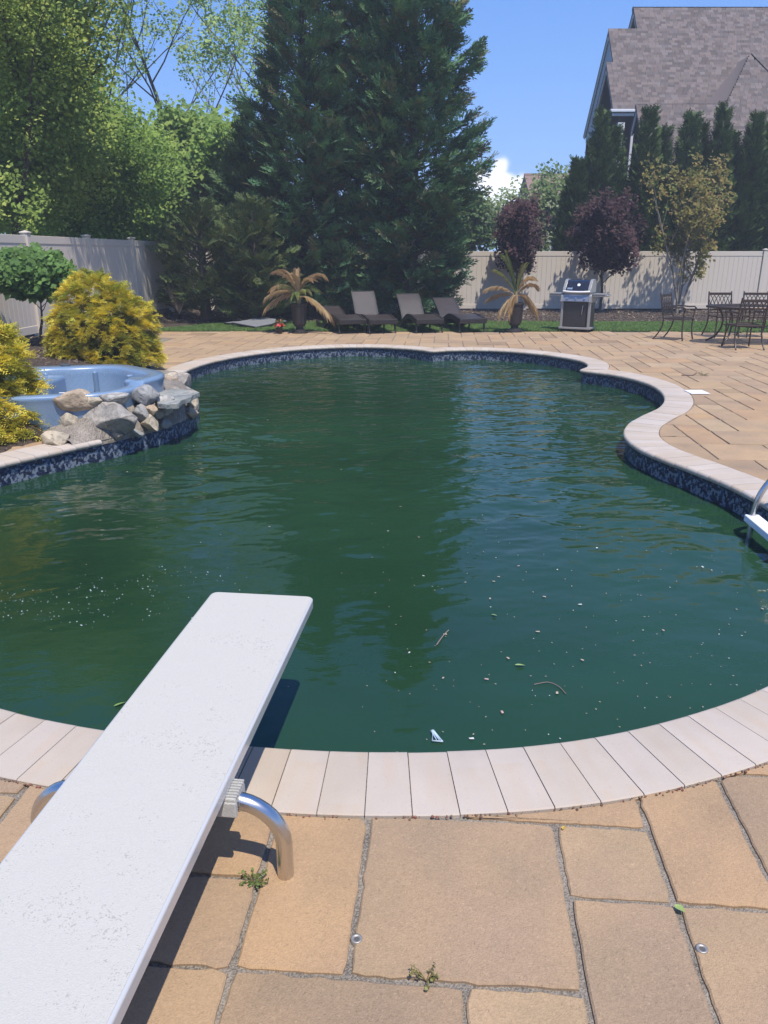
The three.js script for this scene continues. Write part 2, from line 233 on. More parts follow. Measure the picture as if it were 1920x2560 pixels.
{
  const patio = struct('patio', null, null);
  const s = new THREE.Shape([[-9, -1.6], [11.5, -1.6], [11.5, 18.5], [-9, 18.5]].map((p) => new THREE.Vector2(...p)));
  s.holes.push(poolHole(0.16));
  part('joint_sand', new THREE.ShapeGeometry(s).rotateX(-Math.PI / 2).translate(0, -0.011, 0), M.sand, patio);
  // three sizes of slab on a seven-unit lattice
  const U = 0.2925, ax = V(0.997, 0, 0.077), az = V(-0.077, 0, 0.997), O = V(-0.046, 0, -2.005), R = rng(5), slabs = [];
  const sizes = [[0, 0, 2, 2], [0, 4, 1, 1], [0, 5, 1, 2]];
  const variants = {};
  function outline(w, h, seed, step) {                       // irregular slab edge, in local metres
    const r = rng(seed), j = 0.0080, a = j + (r() - 0.5) * 0.003, p = [], W = w * U - a, Hh = h * U - a, c = 0.006;
    const side = (x0, z0, x1, z1, nx, nz) => { const L = Math.hypot(x1 - x0, z1 - z0), n = Math.max(2, Math.round(L / step)); for (let i = 0; i < n; i++) { const t = i / n, e = i === 0 ? 0.001 : (r() - 0.5) * 0.0045 - (r() < 0.12 ? r() * 0.007 : 0); p.push([lerp(x0, x1, t) - nx * -e * 1, lerp(z0, z1, t) - nz * -e]); } };
    side(a + c, a, W - c, a, 0, 1); side(W, a + c, W, Hh - c, -1, 0); side(W - c, Hh, a + c, Hh, 0, -1); side(a, Hh - c, a, a + c, 1, 0);
    return p;
  }
  function slabGeo(p, tilt) {                                 // p: ring of [x, z]; chamfered top, straight sides
    const n = p.length, area = p.reduce((s, q, i) => { const b = p[(i + 1) % n]; return s + q[0] * b[1] - b[0] * q[1]; }, 0);
    if (area < 0) p = p.slice().reverse();
    const ins = (d) => p.map((q, i) => { const a = p[(i + n - 1) % n], b = p[(i + 1) % n], tx = b[0] - a[0], tz = b[1] - a[1], l = Math.hypot(tx, tz) || 1; return [q[0] - tz / l * d, q[1] + tx / l * d]; });
    const top = ins(0.005), pos = [], idx = [], uv = [], y = (q, k) => k + tilt[0] + tilt[1] * q[0] + tilt[2] * q[1];
    const tri = THREE.ShapeUtils.triangulateShape(top.map((q) => new THREE.Vector2(q[0], q[1])), []);
    for (const [ring, h] of [[top, 0], [p, -0.0045], [p, -0.03]]) for (const q of ring) { pos.push(q[0], y(q, h), q[1]); uv.push(q[0] + tilt[3], q[1] + tilt[4]); }
    for (const t of tri) idx.push(t[0], t[2], t[1]);
    for (let k = 0; k < 2; k++) for (let i = 0; i < n; i++) { const a = k * n + i, b = k * n + (i + 1) % n; idx.push(a, b, a + n, b, b + n, a + n); }
    return toCreasedNormals(geoFrom(pos, idx, uv), 0.6);
  }
  const place = (i, j) => O.clone().add(ax.clone().multiplyScalar(i * U)).add(az.clone().multiplyScalar(j * U));
  const turn = Math.atan2(-ax.z, ax.x);
  for (let i = -32; i < 42; i++) for (let m = -20; m < 22; m++) sizes.forEach(([du, dv, w, h], kind) => {
    const u = i + du, v = -2 * i + 7 * m + dv, c = place(u + w / 2, v + h / 2);
    if (c.z < -18.6 || c.z > 1.2 || c.x > 11.2 || c.x < -8.8) return;
    if (c.z < lawnFront(c.x) - 0.02) return;
    if (c.z < -5 && c.x < bedLine(c.z) + 0.05) return;
    if (c.z > -5 && c.x < -5) return;
    const base = place(u, v), dist = Math.hypot(c.x, c.z, 1.7), far = dist > 7, seed = kind * 10 + Math.floor(R() * 6);
    const [dn, kn] = nearest(outer, c.x, c.z), inPool = inside(outer, c.x, c.z), cut = dn < 0.5;
    if (inPool && dn > 0.34) return;
    const tone = R(), mat = M.pavers[tone < 0.24 ? 0 : tone < 0.44 ? 1 : tone < 0.6 ? 2 : tone < 0.73 ? 3 : tone < 0.84 ? 4 : tone < 0.91 ? 5 : tone < 0.94 ? 6 : 7];
    const tilt = [(R() - 0.5) * 0.003, (R() - 0.5) * 0.004, (R() - 0.5) * 0.004, R() * 3, R() * 3];
    let geo, pos = base;
    if (!cut) { const key = seed + (far ? 'f' : 'n'); geo = variants[key] ??= slabGeo(outline(w, h, seed + 1, far ? 0.14 : 0.035), tilt); } else {
      let ring = outline(w, h, seed + 1, 0.03), kept = 0;
      ring = ring.map(([x, z]) => {
        const q = base.clone().add(ax.clone().multiplyScalar(x)).add(az.clone().multiplyScalar(z)), [d, k] = nearest(outer, q.x, q.z), ins = inside(outer, q.x, q.z);
        if (!ins && d > 0.006) { kept++; return [x, z]; }
        const o = outer[k].clone().add(nAt(k).clone().normalize().multiplyScalar(0.006)).sub(base); return [o.dot(ax), o.dot(az)];
      });
      if (kept < 4) return;
      ring = ring.filter((q, k) => { const b = ring[(k + 1) % ring.length]; return Math.hypot(q[0] - b[0], q[1] - b[1]) > 0.004; });
      if (ring.length < 4) return;
      const area = Math.abs(ring.reduce((s, q, k) => { const b = ring[(k + 1) % ring.length]; return s + q[0] * b[1] - b[0] * q[1]; }, 0)) / 2;
      if (area < 0.0015) return;
      geo = slabGeo(ring, tilt);
    }
    const fwd = Math.atan2(c.x, -c.z), ang = Math.abs(fwd) < 0.5 + 0.3 / Math.max(0.5, -c.z), show = c.z < -0.9 && ang ? Math.abs(w * h) / (dist * dist * dist) : 0;
    slabs.push({ geo, mat, pos, show });
  });
  slabs.sort((a, b) => b.show - a.show);
  slabs.slice(0, 300).forEach((s) => { const m = part('paver', s.geo, s.mat, patio); m.position.copy(s.pos); m.rotation.y = turn; });
  for (const mat of M.pavers) {
    const rest = slabs.slice(300).filter((s) => s.mat === mat); if (!rest.length) continue;
    const m = part('far_paver', mg(rest.map((s) => s.geo.clone().rotateY(turn).translate(s.pos.x, 0, s.pos.z))), mat, patio); m.userData.kind = 'stuff';
  }
}
// raised planting bed on the left, mulch along the back fence, lawn strip
function sheet(x0, x1, z0, z1, step, h, keep) {
  const nx = Math.round((x1 - x0) / step), nz = Math.round((z1 - z0) / step), pos = [], idx = [], uv = [];
  for (let j = 0; j <= nz; j++) for (let i = 0; i <= nx; i++) { const x = x0 + (x1 - x0) * i / nx, z = z0 + (z1 - z0) * j / nz; pos.push(x, h(x, z), z); uv.push(x, z); }
  for (let j = 0; j < nz; j++) for (let i = 0; i < nx; i++) { const x = x0 + (x1 - x0) * (i + 0.5) / nx, z = z0 + (z1 - z0) * (j + 0.5) / nz; if (!keep(x, z)) continue; const a = j * (nx + 1) + i; idx.push(a, a + nx + 1, a + 1, a + 1, a + nx + 1, a + nx + 2); }
  return geoFrom(pos, idx, uv);
}
struct('planting_bed', sheet(-9, -2.2, -26, -5, 0.12, (x, z) => bedH(x, z) + 0.004 - 0.1 * smoothstep(x - bedLine(z), 0, 0.12), (x, z) => x < bedLine(z) + 0.16 && (z > -18.3 || x < -5.0 || z < lawnBack(x)) && !inside(rim, x, z) && nearest(rim, x, z)[0] > 0.06 && Math.hypot(x + 3.47, z + 8.27) > 0.94), M.soil);
struct('mulch', sheet(-8, 15, -26, -18.4, 0.16, (x, z) => Math.max(bedH(x, z) + 0.006, -0.005 + 0.05 * smoothstep(lawnBack(x) - z, 0, 0.8) + 0.035 * perlin.noise(x * 1.9, z * 1.9, 9)), (x, z) => z < lawnBack(x) + 0.1 && (x > -6.5 || z < -17)), M.soil);
struct('lawn', sheet(-6, 15, -21.3, -17.9, 0.12, (x, z) => 0.004 + 0.02 * perlin.noise(x, z, 2) * smoothstep(-z, 18.3, 19), (x, z) => z < lawnFront(x) + 0.03 && z > lawnBack(x) - 0.12), M.turf);
const up = V(0, 1, 0), M4 = () => new THREE.Matrix4(), Q = () => new THREE.Quaternion();
function instanced(name, geo, mat, list, parent, kind) {     // list of [position, quaternion, scale, colour]
  const m = shade(new THREE.InstancedMesh(geo, mat, list.length)), q = M4();
  list.forEach(([p, r, s, c], i) => { q.compose(p, r, s.isVector3 ? s : V(s, s, s)); m.setMatrixAt(i, q); if (c) m.setColorAt(i, c); });
  m.name = name; if (kind) m.userData.kind = kind; (parent ?? scene).add(m); return m;
}
{
  const R = rng(41), pos = [], idx = [];
  for (let b = 0; b < 7; b++) { const a = R() * 6.28, l = 0.6 + R() * 0.5, x = (R() - 0.5) * 0.9, z = (R() - 0.5) * 0.9, dx = Math.cos(a) * 0.45 * l, dz = Math.sin(a) * 0.45 * l, wx = -Math.sin(a) * 0.09, wz = Math.cos(a) * 0.09, k = pos.length / 3; pos.push(x - wx, 0, z - wz, x + wx, 0, z + wz, x + dx * 0.4 + wx * 0.7, l * 0.6, z + dz * 0.4 + wz * 0.7, x + dx * 0.4 - wx * 0.7, l * 0.6, z + dz * 0.4 - wz * 0.7, x + dx, l, z + dz); idx.push(k, k + 1, k + 2, k, k + 2, k + 3, k + 3, k + 2, k + 4); }
  const g = geoFrom(pos, idx), list = [];
  while (list.length < 26000) { const x = -5.6 + R() * 17, z = -21.3 + R() * 3.3; if (z > lawnFront(x) + 0.02 * R() || z < lawnBack(x) - R() * 0.15) continue; const y = 0.16 + 0.1 * perlin.noise(x * 1.7, z * 1.7, 5) + R() * 0.1, k = R(); list.push([V(x, 0, z), Q().setFromAxisAngle(up, R() * 6.28), V(0.055, 0.032 + 0.022 * R(), 0.055), C(0.16 + 0.09 * k * k + y * 0.05, 0.28 + 0.08 * k, 0.07 + 0.03 * R())]); }
  const m = instanced('grass', g, M.leaf, list, null, 'stuff'); Object.assign(m.userData, { label: 'short green lawn grass between the patio and the mulch', category: 'grass' });
}
{
  const R = rng(43), g = new THREE.BoxGeometry(1, 0.3, 0.4), list = [], e = new THREE.Euler();
  while (list.length < 9000) { const back = R() < 0.75; const x = back ? -6.5 + R() * 19 : -7 + R() * 4, z = back ? -24.6 + R() * 4.6 : -19 + R() * 13; if (back ? z > lawnBack(x) + 0.05 : (Math.hypot(x + 3.47, z + 8.27) < 1.06 || x > bedLine(z) - 0.02 || (z > -18.3 && z < -17.5 && x > -5))) continue; const y = back ? Math.max(bedH(x, z) + 0.006, -0.005 + 0.05 * smoothstep(lawnBack(x) - z, 0, 0.8) + 0.035 * perlin.noise(x * 1.9, z * 1.9, 9)) : bedH(x, z); const k = 0.5 + R() * 1.1, s = 0.025 + R() * 0.05; list.push([V(x, y + 0.012, z), Q().setFromEuler(e.set((R() - 0.5), R() * 6.3, (R() - 0.5))), s, R() < 0.07 ? C(0.34, 0.28, 0.2) : C(0.13 * k, 0.095 * k, 0.07 * k)]); }
  const m = instanced('mulch_chips', g, std(C(1, 1, 1), { roughness: 1 }), list, null, 'stuff'); Object.assign(m.userData, { label: 'dark brown bark mulch chips along the fences', category: 'mulch' });
}

// ------------------------------------------------------------------ pool: walls, mosaic band, coping, water
{
  const pool = struct('pool', null, null);
  const wall = (u, y0, y1, i0, i1) => { const pos = [], idx = [], uv = []; const n = i1 - i0; for (let k = 0; k <= n; k++) { const p = offset(i0 + k, u), L = arcLen[((i0 + k) % NR + NR) % NR] + (i0 + k >= NR ? arcLen[NR] : 0); pos.push(p.x, y0, p.z, p.x, y1, p.z); uv.push(L, y0, L, y1); } for (let k = 0; k < n; k++) { const a = k * 2; idx.push(a, a + 1, a + 2, a + 1, a + 3, a + 2); } return geoFrom(pos, idx, uv); };
  part('basin_wall', mg([wall(0.004, -1.9, -0.3, 0, NR), wall(0.115, -1.9, -0.06, 0, NR)]), M.plaster, pool);
  const floor = new THREE.ShapeGeometry(new THREE.Shape(rim.map((_, i) => { const p = offset(i, 0.1); return new THREE.Vector2(p.x, -p.z); }))).rotateX(-Math.PI / 2).translate(0, -1.9, 0);
  part('basin_floor', floor, M.plaster, pool);
  part('tile_band', wall(0, -0.32, -0.05, 0, NR), M.tile, pool);
  const ring = (y, u0, u1) => { const pos = [], idx = []; for (let i = 0; i <= NR; i++) { const a = offset(i, u0), b = offset(i, u1); pos.push(a.x, y, a.z, b.x, y, b.z); } for (let i = 0; i < NR; i++) { const a = i * 2; idx.push(a, a + 2, a + 1, a + 1, a + 2, a + 3); } return geoFrom(pos, idx); };
  part('wall_top', metres(ring(-0.054, 0, 0.118)), M.mortar, pool);
  part('coping_mortar', metres(ring(-0.006, -0.004, 0.298)), M.mortar, pool);
  // coping stones
  const R = rng(8), total = arcLen[NR], idxAt = (L) => { L = ((L % total) + total) % total; let a = 0, b = NR; while (b - a > 1) { const m = (a + b) >> 1; arcLen[m] <= L ? (a = m) : (b = m); } const f = (L - arcLen[a]) / (arcLen[a + 1] - arcLen[a]); return [a, f]; };
  const pt = (L, u) => { const [i, f] = idxAt(L); return offset(i, u).lerp(offset(i + 1, u), f); };
  const prof = [[0.305, -0.055], [0.305, -0.004], [0.301, 0], [-0.012, 0], [-0.024, -0.005], [-0.032, -0.016], [-0.034, -0.030], [-0.028, -0.044], [-0.014, -0.052]];
  const LA = arcLen[iRockA], LB = arcLen[iRockB], lastL = total + LA;
  const spans = []; { const n = Math.round((lastL - LB) / 0.1415); for (let k = 0; k < n; k++) spans.push([LB + (lastL - LB) * k / n, LB + (lastL - LB) * (k + 1) / n]); }
  for (const [a0, b0] of spans) {
    const a = a0 + 0.0012 + R() * 0.001, b = b0 - 0.0012 - R() * 0.001, pos = [], idx = [], uv = [], n = prof.length, ox = R() * 2, oy = R() * 2, dy = (R() - 0.5) * 0.003;
    for (let s = 0; s <= 3; s++) for (const [u, y] of prof) { const p = pt(lerp(a, b, s / 3), u); pos.push(p.x, y + 0.004 + dy, p.z); uv.push(u + ox + (y < -0.004 ? y : 0), lerp(a, b, s / 3) + oy); }
    for (let s = 0; s < 3; s++) for (let k = 0; k < n; k++) { const q = s * n + k, w = s * n + (k + 1) % n; idx.push(q, q + n, w, w, q + n, w + n); }
    for (let k = 1; k < n - 1; k++) { idx.push(0, k, k + 1); idx.push(3 * n, 3 * n + k + 1, 3 * n + k); }
    part('coping_stone', toCreasedNormals(geoFrom(pos, idx, uv), 0.75), M.copings[R() < 0.4 ? 0 : R() < 0.5 ? 1 : R() < 0.6 ? 2 : 3], pool);
  }
  // water: rippled sheet of murky green water
  const waves = [], W = rng(19);
  for (let k = 0; k < 60; k++) { const l = 0.085 * Math.pow(8.5, W() ** 1.25), d = 1.45 + (W() + W() + W() - 1.5) * 1.15, kk = 2 * Math.PI / l; waves.push([Math.cos(d) * kk, Math.sin(d) * kk, W() * 6.28, 0.0118 / kk * (l < 0.14 ? 0.85 : 1)]); }
  const step = 0.022, x0 = -3.75, x1 = 3.9, z0 = -15.3, z1 = -2.15, nx = Math.round((x1 - x0) / step), nz = Math.round((z1 - z0) / step), pos = [], nor = [], uv = [], ok = [], idx = [];
  const height = (x, z) => { let h = 0, gx = 0, gz = 0; const wx = x + 0.16 * perlin.noise(x * 1.1, z * 1.1, 6), wz = z + 0.16 * perlin.noise(x * 1.1, z * 1.1, 16); const lively = clamp(0.22 + 0.95 * smoothstep(-z + x * 0.35, 2.6, 7.4) + 0.35 * perlin.noise(x * 0.55, z * 0.55, 31), 0.12, 1.25); for (const [kx, kz, p, a] of waves) { const q = kx * wx + kz * wz + p; h += a * Math.sin(q); gx += a * kx * Math.cos(q); gz += a * kz * Math.cos(q); } return [h * lively, gx * lively, gz * lively]; };
  for (let j = 0; j <= nz; j++) for (let i = 0; i <= nx; i++) { const x = x0 + i * step, z = z0 + j * step, [h, gx, gz] = height(x, z), n = V(-gx, 1, -gz).normalize(); pos.push(x, -0.205 + h, z); nor.push(n.x, n.y, n.z); uv.push(x, z); }
  const inRow = []; for (let j = 0; j < nz; j++) for (let i = 0; i < nx; i++) { const x = x0 + (i + 0.5) * step, z = z0 + (j + 0.5) * step; if (inside(rim, x, z) || nearest(rim, x, z)[0] < 0.06) { const a = j * (nx + 1) + i; idx.push(a, a + nx + 1, a + 1, a + 1, a + nx + 1, a + nx + 2); } }
  const g = new THREE.BufferGeometry(); g.setAttribute('position', new THREE.Float32BufferAttribute(pos, 3)); g.setAttribute('normal', new THREE.Float32BufferAttribute(nor, 3)); g.setAttribute('uv', new THREE.Float32BufferAttribute(uv, 2)); g.setIndex(idx);
  const tAlgae = tex(256, 256, (u, v) => { const k = 0.8 + (fbm(u * 3, v * 3, 3, 4, 111) - 0.5) * 0.7; return [k, k, k * 0.95]; }, false);
  const tRip = tex(512, 512, (u, v) => fbm(u * 11, v * 22, 11, 4, 121), false); 
  M.water = phys(C(0.020, 0.064, 0.030), { map: withMap(tAlgae, 0.16), roughness: 0.015, ior: 1.33, transmission: 0.22, thickness: 0, bumpMap: withMap(tRip, 1.1), bumpScale: 0.0012 });
  struct('water', g, M.water);
}

// ------------------------------------------------------------------ white fences: posts with caps, rails, tongue-and-groove boards
function fence(name, label, A, B, n, h, y0) {                // A, B ends on the ground (x, z); n panels
  const t = thing(name, label, 'fence'), L = Math.hypot(B[0] - A[0], B[1] - A[1]), pw = L / n, nb = 16, bw = (pw - 0.13) / nb;
  t.position.set(A[0], y0, A[1]); t.rotation.y = Math.atan2(-(B[1] - A[1]), B[0] - A[0]);
  const post = box(0.127, h + 0.03, 0.127, 0, (h + 0.03) / 2 - 0.1, 0, 0.006), cap = mg([box(0.155, 0.022, 0.155, 0, h - 0.055, 0, 0.004), new THREE.ConeGeometry(0.108, 0.028, 4).rotateY(Math.PI / 4).translate(0, h - 0.03, 0)]);
  const rail = box(pw - 0.12, 0.14, 0.048, pw / 2, 0, 0, 0.006), board = box(bw - 0.004, h - 0.34, 0.03, 0, 0, 0, 0.003);
  for (let i = 0; i <= n; i++) {
    const p = part('post', post, M.fence, t); p.position.x = i * pw; part('post_cap', cap, M.fence, p);
    if (i === n) break;
    const r1 = part('rail', rail, M.fence, t); r1.position.set(i * pw, h - 0.17, 0); const r2 = part('rail', rail, M.fence, t); r2.position.set(i * pw, 0.13, 0);
    for (let k = 0; k < nb; k++) { const b = part('board', board, M.fence, t); b.position.set(i * pw + 0.065 + bw * (k + 0.5), h / 2 - 0.02, 0); }
  }
  return t;
}
fence('vinyl_fence', 'long off-white vinyl privacy fence along the back, behind grill and patio chairs', [-5.42, -24.75], [14.2, -24.75], 8, 1.87, 0.03);
fence('vinyl_fence', 'off-white vinyl privacy fence on the left, behind the yellow shrubs', [-6.78, -9.6], [-5.72, -24.3], 6, 1.87, 0.26);

// ------------------------------------------------------------------ houses beyond the fence
{
  const H = thing('shingled_house', 'large house with steep brown-grey shingle roof behind the arborvitae', 'house');
  M.siding = std(C(0.36, 0.40, 0.44), { roughness: 0.7 }); M.trim = std(C(0.72, 0.73, 0.74), { roughness: 0.5 }); M.glass = phys(C(0.03, 0.04, 0.05), { roughness: 0.06, specularIntensity: 1 }); M.deckRoof = std(C(0.15, 0.118, 0.104), { roughness: 1 });
  const P = (d) => 10.9 + 1.2 * (d - 38), Wg = (d) => 7.3 + 1.2 * (d - 33.8);
  const poly = (pts) => { const idx = []; for (let i = 1; i < pts.length - 1; i++) idx.push(0, i, i + 1); return geoFrom(pts.flat(), idx); };
  const slab = (pts, t = 0.1) => { const lo = pts.map(([x, y, z]) => [x, y - t, z]), n = pts.length, sides = pts.map((p, i) => poly([p, pts[(i + 1) % n], lo[(i + 1) % n], lo[i]])); return mg([poly(pts), poly(lo), ...sides]); };
  const xr = 19.5;
  // front slope of the main roof (three steps at its left end), front wing, hip of the wing, narrow valley slope
  const main = [[11.0, P(38.9), -38.9], [xr, P(38.9), -38.9], [xr, P(34.0), -34.0], [9.44, P(35.1), -35.1], [9.44, P(36.7), -36.7], [9.74, P(36.7), -36.7], [9.74, P(38), -38], [11.0, P(38), -38]];
  main[2] = [xr, P(35.1), -35.1];
  const wing = [[10.03, 7.3, -33.8], [13.6, 7.3, -33.8], [15.05, 9.46, -35.6], [16.5, 7.3, -33.8], [xr, 7.3, -33.8], [xr, Wg(30.9), -30.9], [9.9, Wg(30.9), -30.9]];
  const tri = [];
  const roof = part('roof', mg([
    slab([main[7], main[0], main[1], [xr, P(38), -38]]), slab([main[5], main[6], [xr, P(38), -38], [xr, P(36.7), -36.7]]), slab([main[3], main[4], [xr, P(36.7), -36.7], main[2]]),
    slab([[9.9, Wg(30.9), -30.9], wing[0], wing[4], [xr, Wg(30.9), -30.9]]), slab([wing[1], wing[2], wing[3]]), slab([wing[1], [13.0, 7.3, -34.95], [15.05, 9.46, -36.9], wing[2]]), slab([wing[3], wing[2], [15.05, 9.46, -36.9]]),
    slab([wing[0], [10.03, P(34.3), -34.3], [xr, P(34.3), -34.3], wing[4]]),
    slab([main[0], [11.0, P(38.9) - 3.4, -41.8], [xr, P(38.9) - 3.4, -41.8], main[1]]), slab([main[6], [9.74, 7.2, -41.1], [11, 7.2, -41.1], [11, P(38), -38]]), slab([main[4], [9.44, 7.4, -38.3], [9.74, 7.4, -38.3], [9.74, P(36.7), -36.7]]),
  ]), M.deckRoof, H);
  // walls: gables on the left, front wall, wing
  part('wall', mg([
    slab([[11.12, P(38.9) - 0.14, -38.9], [11.12, P(38) - 0.1, -38.05], [11.12, 8, -38], [11.12, 8, -41]], 0.01), slab([[9.88, P(38) - 0.14, -38], [9.88, P(35.2) - 0.2, -35.2], [9.88, 0, -35.2], [9.88, 0, -41.0], [9.88, 7.25, -41.0]], 0.01),
    slab([[9.58, P(36.7) - 0.14, -36.7], [9.58, P(35.25) - 0.14, -35.25], [9.58, 0, -35.25], [9.58, 0, -38.2], [9.58, 7.35, -38.2]], 0.01), slab([[10.2, 7.15, -33.8], [10.2, Wg(31.2) - 0.1, -31.2], [10.2, 0, -31.2], [10.2, 0, -34.6], [10.2, P(34.3) - 0.2, -34.4]], 0.01),
    slab([[10.2, 0, -31.2], [xr, 0, -31.2], [xr, Wg(31.2) - 0.1, -31.2], [10.2, Wg(31.2) - 0.1, -31.2]], 0.01),
    slab([[9.88, 0, -35.2], [xr, 0, -35.2], [xr, P(35.2) - 0.2, -35.2], [9.88, P(35.2) - 0.2, -35.2]], 0.01)]), M.siding, H);
  // rake boards, frieze, gutter, corner porch post
  const rake = (a, b, w = 0.16) => { const A = V(...a), B = V(...b), d = B.clone().sub(A), l = d.length(), m = A.clone().add(B).multiplyScalar(0.5), g = new THREE.BoxGeometry(0.05, w, l); g.applyQuaternion(Q().setFromUnitVectors(V(0, 0, 1), d.normalize())); return g.translate(m.x, m.y - w * 0.65, m.z); };
  part('rake_board', mg([rake([11.05, P(38.9), -38.9], [11.05, P(38), -38]), rake([11.05, P(38.9), -38.9], [11.05, P(38.9) - 3.4, -41.8])]), M.trim, H);
  part('rake_board', mg([rake([9.79, P(38), -38], [9.79, P(36.6), -36.6]), rake([9.79, P(38), -38], [9.79, 7.2, -41.1])]), M.trim, H);
  part('rake_board', mg([rake([9.49, P(36.7), -36.7], [9.49, P(35.1), -35.1]), rake([9.49, P(36.7), -36.7], [9.49, 7.4, -38.3])]), M.trim, H);
  part('rake_board', mg([rake([10.08, 7.3, -33.8], [10.08, Wg(30.9), -30.9]), rake([10.08, 7.3, -33.8], [10.08, P(34.3), -34.3])]), M.trim, H);
  part('gutter', mg([box(1.3, 0.11, 0.12, 9.98, P(35.1) - 0.09, -35.03, 0.02), box(1.1, 0.1, 0.1, 10.02, P(35.1) - 0.22, -35.14)]), M.trim, H);
  part('corner_board', mg([box(0.2, 7, 0.2, 9.86, 3.4, -35.2), box(0.28, 0.3, 0.28, 9.86, 6.75, -35.2)]), M.trim, H);
  const win = part('window', mg([box(1.0, 1.6, 0.08, 10.9, 5.6, -35.13)]), M.glass, H); part('frame', mg([box(0.1, 1.8, 0.1, 10.35, 5.6, -35.11), box(0.1, 1.8, 0.1, 11.45, 5.6, -35.11), box(1.2, 0.1, 0.1, 10.9, 6.45, -35.11), box(1.2, 0.12, 0.12, 10.9, 4.75, -35.11)]), M.trim, win);
  const win2 = part('window', box(0.08, 0.9, 0.6, 9.86, 8.6, -37.9), M.glass, H); part('frame', mg([box(0.1, 1.06, 0.08, 9.85, 8.6, -37.56), box(0.1, 1.06, 0.08, 9.85, 8.6, -38.24), box(0.1, 0.08, 0.76, 9.85, 9.09, -37.9), box(0.1, 0.08, 0.76, 9.85, 8.11, -37.9)]), M.trim, win2);
  const lap = []; for (let k = 0; k < 34; k++) { const y = 7.0 + k * 0.115, zs = -(38 - (10.75 - y) / 1.2), ze = Math.max(-41, -(38 + (10.75 - y) / 1.2)); if (y > 10.6) break; const z1 = Math.min(-35.4, zs); if (z1 - ze > 0.1) lap.push(new THREE.BoxGeometry(0.022, 0.11, z1 - ze).rotateZ(0.1).translate(9.862, y, (z1 + ze) / 2)); }
  part('siding', mg(lap), M.siding, H).userData.kind = 'stuff';
  // shingles
  const R = rng(61), list = [], sh = new THREE.BoxGeometry(1, 0.036, 0.2).translate(0, 0.004, -0.03);
  const onFace = (y, inPoly, d0, d1, xa, xb, tilt, course) => { for (let d = d0, r = 0; d < d1; d += course, r++) { let x = xa; while (x < xb && !inPoly(x + 0.005, d)) x += 0.01; let first = true; while (x < xb) { const w = first ? 0.1 + R() * 0.2 : 0.13 + R() * 0.18; first = false; if (inPoly(x + w / 2, d)) { const k = 0.58 + R() * 0.58, wm = R(); list.push([V(x + w / 2, y(d) + 0.02 + R() * 0.008, -d), Q().setFromEuler(new THREE.Euler(tilt, 0, 0)), V(w - 0.008, 1, 1), C(0.165 * k, (0.126 + 0.012 * wm) * k, (0.108 + 0.02 * wm) * k)]); } x += w; } } };
  const sl = Math.atan(1.2), dc = 0.145 * Math.cos(sl);
  onFace(P, (x, d) => d > 38 ? x > 11.0 : d > 36.7 ? x > 9.74 : x > 9.44, 35.1, 38.88, 9.4, 17.6, sl + 0.05, dc);
  onFace(Wg, (x, d) => d < 33.8 ? x > 10.0 : Math.abs(x - 15.05) < 1.45 * (35.6 - d) / 1.8, 30.95, 35.58, 9.9, 17.6, sl + 0.05, dc);
  list.sort((a, b) => a[0].lengthSq() - b[0].lengthSq());
  const mats = [0.64, 0.72, 0.8, 0.88, 0.96, 1.06].map((k) => std(C(0.165 * k, 0.131 * k, 0.116 * k), { roughness: 0.95 })), near = list.filter((s) => s[0].x < 16.4 && s[0].y > 4.6).slice(0, 300), isNear = new Set(near);
  for (const [p, q, s] of near) { const m = part('shingle', sh, mats[Math.floor(R() * 6)], roof); m.position.copy(p); m.quaternion.copy(q); m.scale.copy(s); }
  instanced('far_shingle', sh, std(C(1, 1, 1), { roughness: 0.95 }), list.filter((s) => !isNear.has(s)), roof, 'stuff');
  const cap = []; const ridge = (a, b) => { const A = V(...a), B = V(...b), n = Math.round(A.distanceTo(B) / 0.25); for (let i = 0; i < n; i++) { const p = A.clone().lerp(B, (i + 0.5) / n), g = new THREE.CylinderGeometry(0.1, 0.11, 0.3, 6, 1, false, 0, Math.PI).rotateX(Math.PI / 2); g.rotateZ(-Math.PI / 2 + Math.PI / 2).applyQuaternion(Q().setFromUnitVectors(V(0, 0, 1), B.clone().sub(A).normalize())); cap.push(g.translate(p.x, p.y - 0.03, p.z)); } };
  ridge(main[0], [17.6, P(38.9), -38.9]); ridge(wing[0], wing[1]); ridge(wing[1], wing[2]); ridge(wing[2], wing[3]);
  part('ridge_cap', mg(cap), mats[1], roof);
}
{
  const h = thing('distant_house', 'pinkish-brown roofed house far behind the loose green tree', 'house', [12.7, 0, -60]);
  part('wall', mg([box(4.6, 5.2, 6, 0.4, 2.6, -2)]), std(C(0.42, 0.42, 0.42)), h);
  const rf = []; for (const s of [1, -1]) rf.push(new THREE.BoxGeometry(5.2, 0.14, 4.4).rotateX(s * 0.55).translate(0.4, 6.25, -2 + s * 1.75)); part('roof', mg(rf), std(C(0.30, 0.19, 0.16), { map: withMap(tBark, 6, 8), roughness: 1 }), h);
  const w = part('window', box(0.9, 1.1, 0.06, 0.2, 3.0, 1.04), M.glass, h); part('frame', mg([box(1.1, 0.1, 0.08, 0.2, 3.6, 1.06), box(1.1, 0.1, 0.08, 0.2, 2.4, 1.06), box(0.1, 1.3, 0.08, -0.3, 3, 1.06), box(0.1, 1.3, 0.08, 0.7, 3, 1.06)]), M.trim, w);
}

